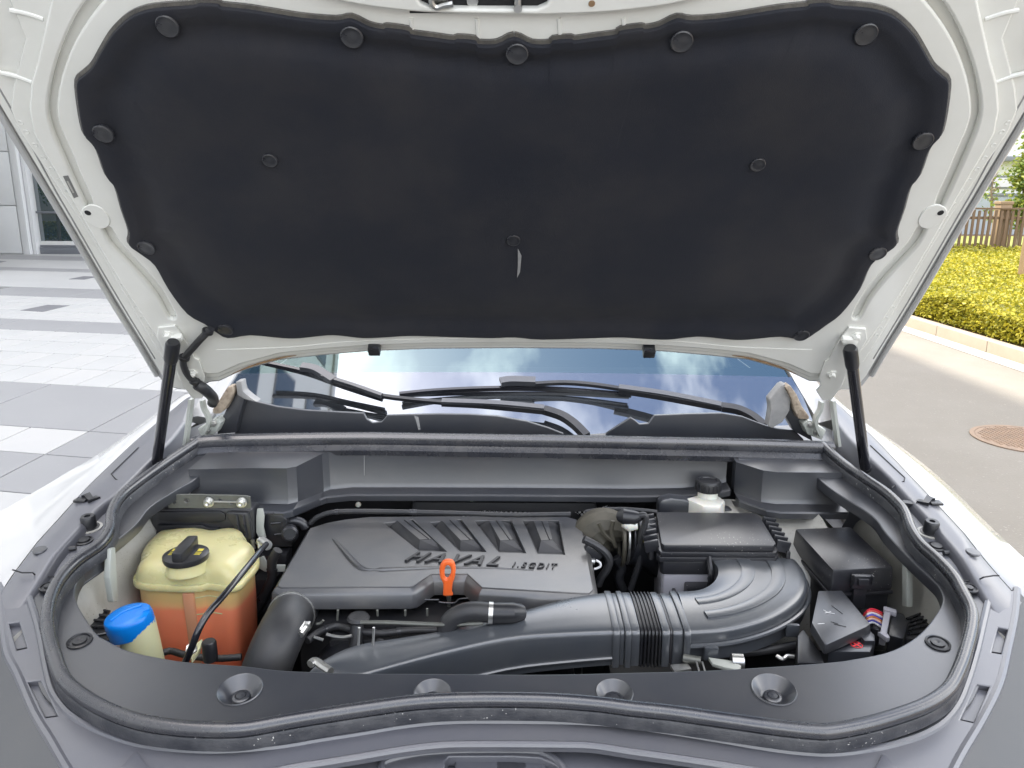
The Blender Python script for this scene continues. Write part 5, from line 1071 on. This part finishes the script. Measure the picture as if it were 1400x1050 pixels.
finish('seam_flange', loft([sc(rim, .95, .006), sc(rim, 1.0, .006), sc(rim, 1.015, .003), sc(rim, 1.015, -.003), sc(rim, 1.0, -.006), sc(rim, .92, -.006)]), M['cream'], tk, smooth=60)
bodyr = [sc(rim, .93, -.004), sc(rim, .925, -.020), sc(rim, .922, -.036)]
finish('lower_shell', loft([sc(rim, .93, -.004), sc(rim, .925, -.020), sc(rim, .922, -.04), sc(rim, .918, -.07), sc(rim, .912, -.10), sc(rim, .88, -.165), sc(rim, .78, -.20)], True, False, True), M['tankwall'], tk, smooth=60)
for k, zz in ((0, -.020), (1, -.052)):
    q = [p for p in sc(rim, .924, zz) if p.y < tcn.y - .05 and tcn.x + .03 < p.x < tcn.x + .075]
    if len(q) > 1: finish('level_mark', tube(q, .0011, 5), M['cream'], tk)
for x in (256,):
    p = CZ.px(x, 806); p = tcn + (p - tcn)*.925; finish('tank_rib', prism([V((p.x-.010, p.y-.005, .897)), V((p.x+.010, p.y-.005, .897)), V((p.x+.010, p.y+.010, .897)), V((p.x-.010, p.y+.010, .897))], (0, .008, -.16), .004), M['tankrib'], tk)
for x, y in ((214,748),(246,744),(286,742),(318,746)):
    p = onZ(x, y, .94); finish('moulded_boss', lathe([(.030, -.03), (.026, -.010), (.018, -.001), (.009, .0025), (0, .003)], p, (0, 0, 1), 18), M['cream'], tk, smooth=80)
tc0 = onZ(254, 757, .962)
finish('filler_neck', lathe([(.036, -.03), (.033, -.02), (.031, -.008)], tc0, (0, 0, 1), 30), M['cream'], tk)
cap = finish('cap', lathe([(.030, -.012), (.0365, -.010), (.038, -.005), (.0375, 0), (.034, .002), (0, .002)], tc0, (0, 0, 1), 40), M['black'], tk)
gd = (onZ(272, 742, .962) - onZ(246, 772, .962)).normalized(); gp = V((-gd.y, gd.x, 0))
finish('cap_grip', prism([tc0 + gd*a + gp*b + V((0, 0, .018)) for a, b in ((-.036, -.009), (-.036, .009), (.0, .011), (.036, .009), (.036, -.009), (.0, -.011))], (0, 0, -.017), .003), M['black'], cap)
for s, k in ((1, -1), (-1, 1)):
    q = tc0 + gp*(s*.022) + V((0, 0, .0024))
    finish('cap_symbol', join(*[rbox(q + gd*(-.008 + .0045*i) , (.010, .0012, .0005), 0) for i in range(3)], rbox(q + gd*.010, (.009, .008, .0005), 0)), M['yellow'], cap, smooth=None)
tg = onY(266, 730, 1.40); finish('tank_tag', rbox(tg, (.03, .003, .012), .001), M['whiteprint'], tk)
finish('mount_ear', prism([onZ(x, y, .88) for x, y in ((258,893),(262,884),(272,876),(277,872),(274,886),(262,902))], (0, 0, -.008), .003), M['cream2'], tk)
finish('ear_bolt', lathe([(.009, 0), (.009, .003), (.006, .004), (.006, .01), (0, .01)], onZ(262, 889, .89), (0, -.5, 1), 6), M['metal'], tk)
finish('outlet_stub', lathe([(.011, 0), (.011, .03), (.009, .033), (0, .033)], onZ(288, 902, .86), (0, 0, 1), 16), M['black'], tk)
finish('side_bracket', ctube([onY(x, y, 1.40) for x, y in ((190,712),(194,722),(198,734),(196,746))], .006, 4, 8), M['bracketwhite'], tk)
# washer filler
wf = thing('washer_filler', onZ(190, 890, .80), 'cream washer filler neck with bright blue flip cap', 'washer filler')
wb = onZ(185, 862, .915)
finish('neck', tube([wb + V((.0, .004, .012)), wb + V((.004, .004, -.03)), wb + V((.008, .01, -.10)), wb + V((.01, .02, -.2))], [.0275, .028, .027, .026], 24), M['cream2'], wf)
ax = V((-.10, -.16, 1)).normalized(); co = wb + V((-.007, 0, .016))
ex_ = V((.93, .36, 0)); ex_ = (ex_ - ax*ex_.dot(ax)).normalized(); ey_ = ax.cross(ex_)
rings = []
for h, k in ((-.018, .97), (-.004, 1.0), (.006, 1.0), (.011, .96), (.0135, .85), (.0145, .5), (.0148, .05)):
    rings.append([co + ax*(h + (-.006*abs(math.cos(t))**2 if h < 0 else 0)) + ex_*(math.cos(t)*.0345*k) + ey_*(math.sin(t)*.0295*k) for t in [2*math.pi*i/32 for i in range(32)]])
wc = finish('flip_cap', loft(rings), M['blue'], wf)
finish('cap_tab', prism([co + ex_*a + ey_*b + ax*.016 for a, b in ((.022, -.009), (.033, -.006), (.033, .006), (.022, .009))], ax*-.012, .003), M['blue'], wc)
finish('cap_ridge', ctube([co + ex_*a + ey_*b + ax*.0150 for a, b in ((-.022, -.008), (-.005, .006), (.02, .010))], .0016, 4, 6), M['blue'], wc)
# overflow hose over the tank
oh = thing('overflow_hose', onZ(255, 900, .90), 'thin black hose crossing in front of the coolant tank', 'hose')
finish('hose', ctube([onZ(364, 744, .955), onZ(352, 758, .962), onZ(330, 785, .965), onZ(305, 815, .96), onZ(285, 838, .95), onZ(272, 860, .935), onZ(262, 885, .91), onZ(252, 908, .88)], .0052, 6, 10), M['strut'], oh)
finish('end_clamp', join(tube([onZ(358, 740, .95), onZ(366, 746, .95)], .009, 10), tube([onZ(354, 738, .95), onZ(356, 750, .945)], .004, 8)), M['metal'], oh)
# control unit on its bracket
cu_ = thing('control_unit', onZ(270, 720, .86), 'black moulded control unit on a drilled metal bracket behind the coolant tank', 'control unit')
uy = 1.372
finish('case', prism([onY(x, y, uy) for x, y in ((206,696),(345,696),(346,735),(345,745),(206,745))], (0, .04, 0), .005), M['box'], cu_)
finish('case_panel', prism([onY(x, y, uy-.004) for x, y in ((216,700),(300,699),(308,703),(308,712),(300,715),(275,715),(216,712))], (0, .01, 0), .003), M['black'], cu_)
finish('case_step', prism([onY(x, y, uy-.008) for x, y in ((214,718),(276,718),(284,722),(298,722),(300,735),(212,735))], (0, .01, 0), .004), M['black'], cu_)
finish('case_duct', prism([onY(x, y, uy-.010) for x, y in ((312,700),(338,701),(342,716),(344,738),(322,738),(318,718),(308,704))], (0, .012, 0), .004), M['box'], cu_)
for x in (323, 332): finish('case_rib', tube([onY(x, 704, uy-.011), onY(x+2, 718, uy-.013), onY(x+5, 734, uy-.012)], .003, 7), M['clip'], cu_)
BF = YF(uy + .004)
hl = [circ(*BF.pxuv(x, y), .0042, 12) for x, y in ((239,685),(256,683.5),(302,684),(317,686))]
finish('bracket', plate(BF, [[BF.pxuv(x, y) for x, y in cr([(231,694),(231,681),(240,675),(300,675.5),(338,677),(343,681),(344,694)], 2)]] + hl, 0, .004, .001), M['steel'], cu_)
b0 = onY(286, 686, uy-.002); b1_ = onY(331, 686.5, uy-.002)
for p in (b0, b1_): finish('bolt', lathe([(.010, 0), (.010, .003), (.0075, .0035), (.0075, .010), (.004, .011), (0, .009)], p, (0, -1, 0), 18), M['metal'], cu_)
finish('tie_bar', tube([b0, b1_], .0022, 7), M['metal'], cu_)
# relay housing, white brackets
rl = thing('relay_housing', onZ(380, 740, .85), 'black relay housing between the control unit and the engine cover', 'relay housing')
finish('housing', prism([onY(x, y, 1.40) for x, y in ((361,704),(385,704),(393,712),(393,734),(400,738),(400,748),(362,748)) ], (0, .05, 0), .004), M['black'], rl)
finish('lower_case', prism([onY(x, y, 1.38) for x, y in ((352,760),(392,758),(392,790),(352,790))], (0, .04, 0), .006), M['box'], rl)
finish('lower_case', prism([onY(x, y, 1.34) for x, y in ((344,792),(378,792),(372,836),(350,846),(336,836))], (0, .06, 0), .012), M['hose'], rl)
finish('plug', lathe([(.016, 0), (.016, .02), (.012, .024), (.012, .012), (0, .012)], onY(396, 727, 1.40), (.3, -1, .2), 16), M['box'], rl)
finish('plug_hose', ctube([onY(x, y, 1.42) for x, y in ((388,716),(400,712),(412,714),(418,722))], .009, 4, 10), M['box'], rl)
for pts in (((366,702),(374,702)), ((370,716),(384,715)), ((375,731),(386,730))): finish('case_rib', tube([onY(x, y, 1.398) for x, y in pts], .0022, 6), M['clip'], rl)
sb = thing('support_bracket', onZ(358, 745, .88), 'pale painted bracket strips beside the coolant tank', 'bracket')
finish('upright', prism([onY(x, y, 1.385) for x, y in ((351,696),(359,696),(361,706),(360,722),(364,740),(356,741),(350,728),(350,708))], (0, .006, 0), .002), M['bracketwhite'], sb)
finish('foot', prism([onY(x, y, 1.33) for x, y in ((352,764),(360,761),(363,767),(366,773),(390,773),(390,782),(362,782),(353,777))], (0, .006, 0), .002), M['bracketwhite'], sb)
finish('clamp_screw', join(tube([onY(345, 738, 1.37), onY(347, 750, 1.37)], .004, 8), tube([onY(352, 738, 1.37), onY(362, 744, 1.37)], .008, 10)), M['metal'], sb)
# radiator hose
rh = thing('radiator_hose', onZ(380, 905, .80), 'thick black radiator hose with metal clamp below the engine cover', 'hose')
hp0 = [onZ(400, 838, .885), onZ(393, 850, .892), onZ(383, 870, .89), onZ(372, 895, .875), onZ(362, 922, .85)]
finish('hose', ctube(hp0, .0375, 5, 24), M['hose'], rh, smooth=80)
dv = (hp0[1] - hp0[0]).normalized()
finish('clamp', tube([hp0[0] + dv*.006, hp0[0] + dv*.014], .0395, 28), M['metal'], rh)
finish('collar', tube([hp0[0] - dv*.04, hp0[0]], [.04, .0405], 24), M['black'], rh)
finish('clamp_screw', join(tube([onZ(419, 857, .90), onZ(411, 868, .90)], .005, 8), rbox(onZ(419, 856, .90), (.012, .012, .012), .002)), M['metal'], rh)
finish('clamp_wire', ctube([onZ(x, y, .905) for x, y in ((414,833),(417,842),(415,852),(410,862))], .0022, 4, 6), M['metal'], rh)

# ------------------------------------------------------------------ looms and small lines that fill the gaps
def loom(name, pts, r, label, tape=(), mat='hose', cat='wiring loom'):
    o = thing(name, pts[-1], label, cat); path = cr([tuple(p) for p in pts], 7)
    finish('sleeve', tube(path, [r*(1 + .05*(i % 2)) for i in range(len(path))], 9), M[mat], o)
    for t in tape:
        i = int(t*(len(path)-2)); a, b = V(path[i]), V(path[i+1]); finish('tape_band', tube([a, a.lerp(b, .9)], r*1.18, 10), M['clip'], o)
loom('wiring_loom', [onY(x, y, 1.42) for x, y in ((424,716),(436,706),(458,700),(500,699),(560,700),(640,702),(700,704),(780,703))], .005, 'black taped loom along the bulkhead behind the engine cover', (.3, .6))
loom('wiring_loom', [onZ(x, y, .875) for x, y in ((420,876),(440,862),(462,856),(486,862),(520,866),(560,862),(600,862))], .006, 'thin black loom across the front of the engine block', (.2, .5, .8))
loom('wiring_loom', [onZ(x, y, .86) for x, y in ((872,905),(892,893),(930,892),(985,893),(1040,890),(1090,882))], .007, 'black loom running below the duct elbow', (.3, .7))
loom('wiring_loom', [onZ(x, y, .87) for x, y in ((1140,812),(1160,822),(1176,834),(1192,846))], .008, 'black loom between the fuse box and the connector', (.4,))
loom('wiring_loom', [onY(x, y, 1.36) for x, y in ((842,762),(850,776),(846,790),(852,806))], .009, 'corrugated black tube beside the turbo pipe', ())
loom('wiring_loom', [onY(x, y, 1.33) for x, y in ((380,752),(372,768),(372,790),(362,812),(352,832),(340,850))], .009, 'black loom dropping between relay housing and coolant tank', (.3, .7))
loom('vacuum_line', [onY(x, y, 1.44) for x, y in ((800,700),(820,697),(850,696),(880,698),(898,700))], .0045, 'thin vacuum line behind the turbo pipe', (), 'hose', 'hose')
loom('washer_line', [onZ(x, y, .84) for x, y in ((214,896),(232,890),(248,894),(270,898),(300,900),(330,898))], .0055, 'black washer line below the coolant tank', (.5,), 'hose', 'hose')
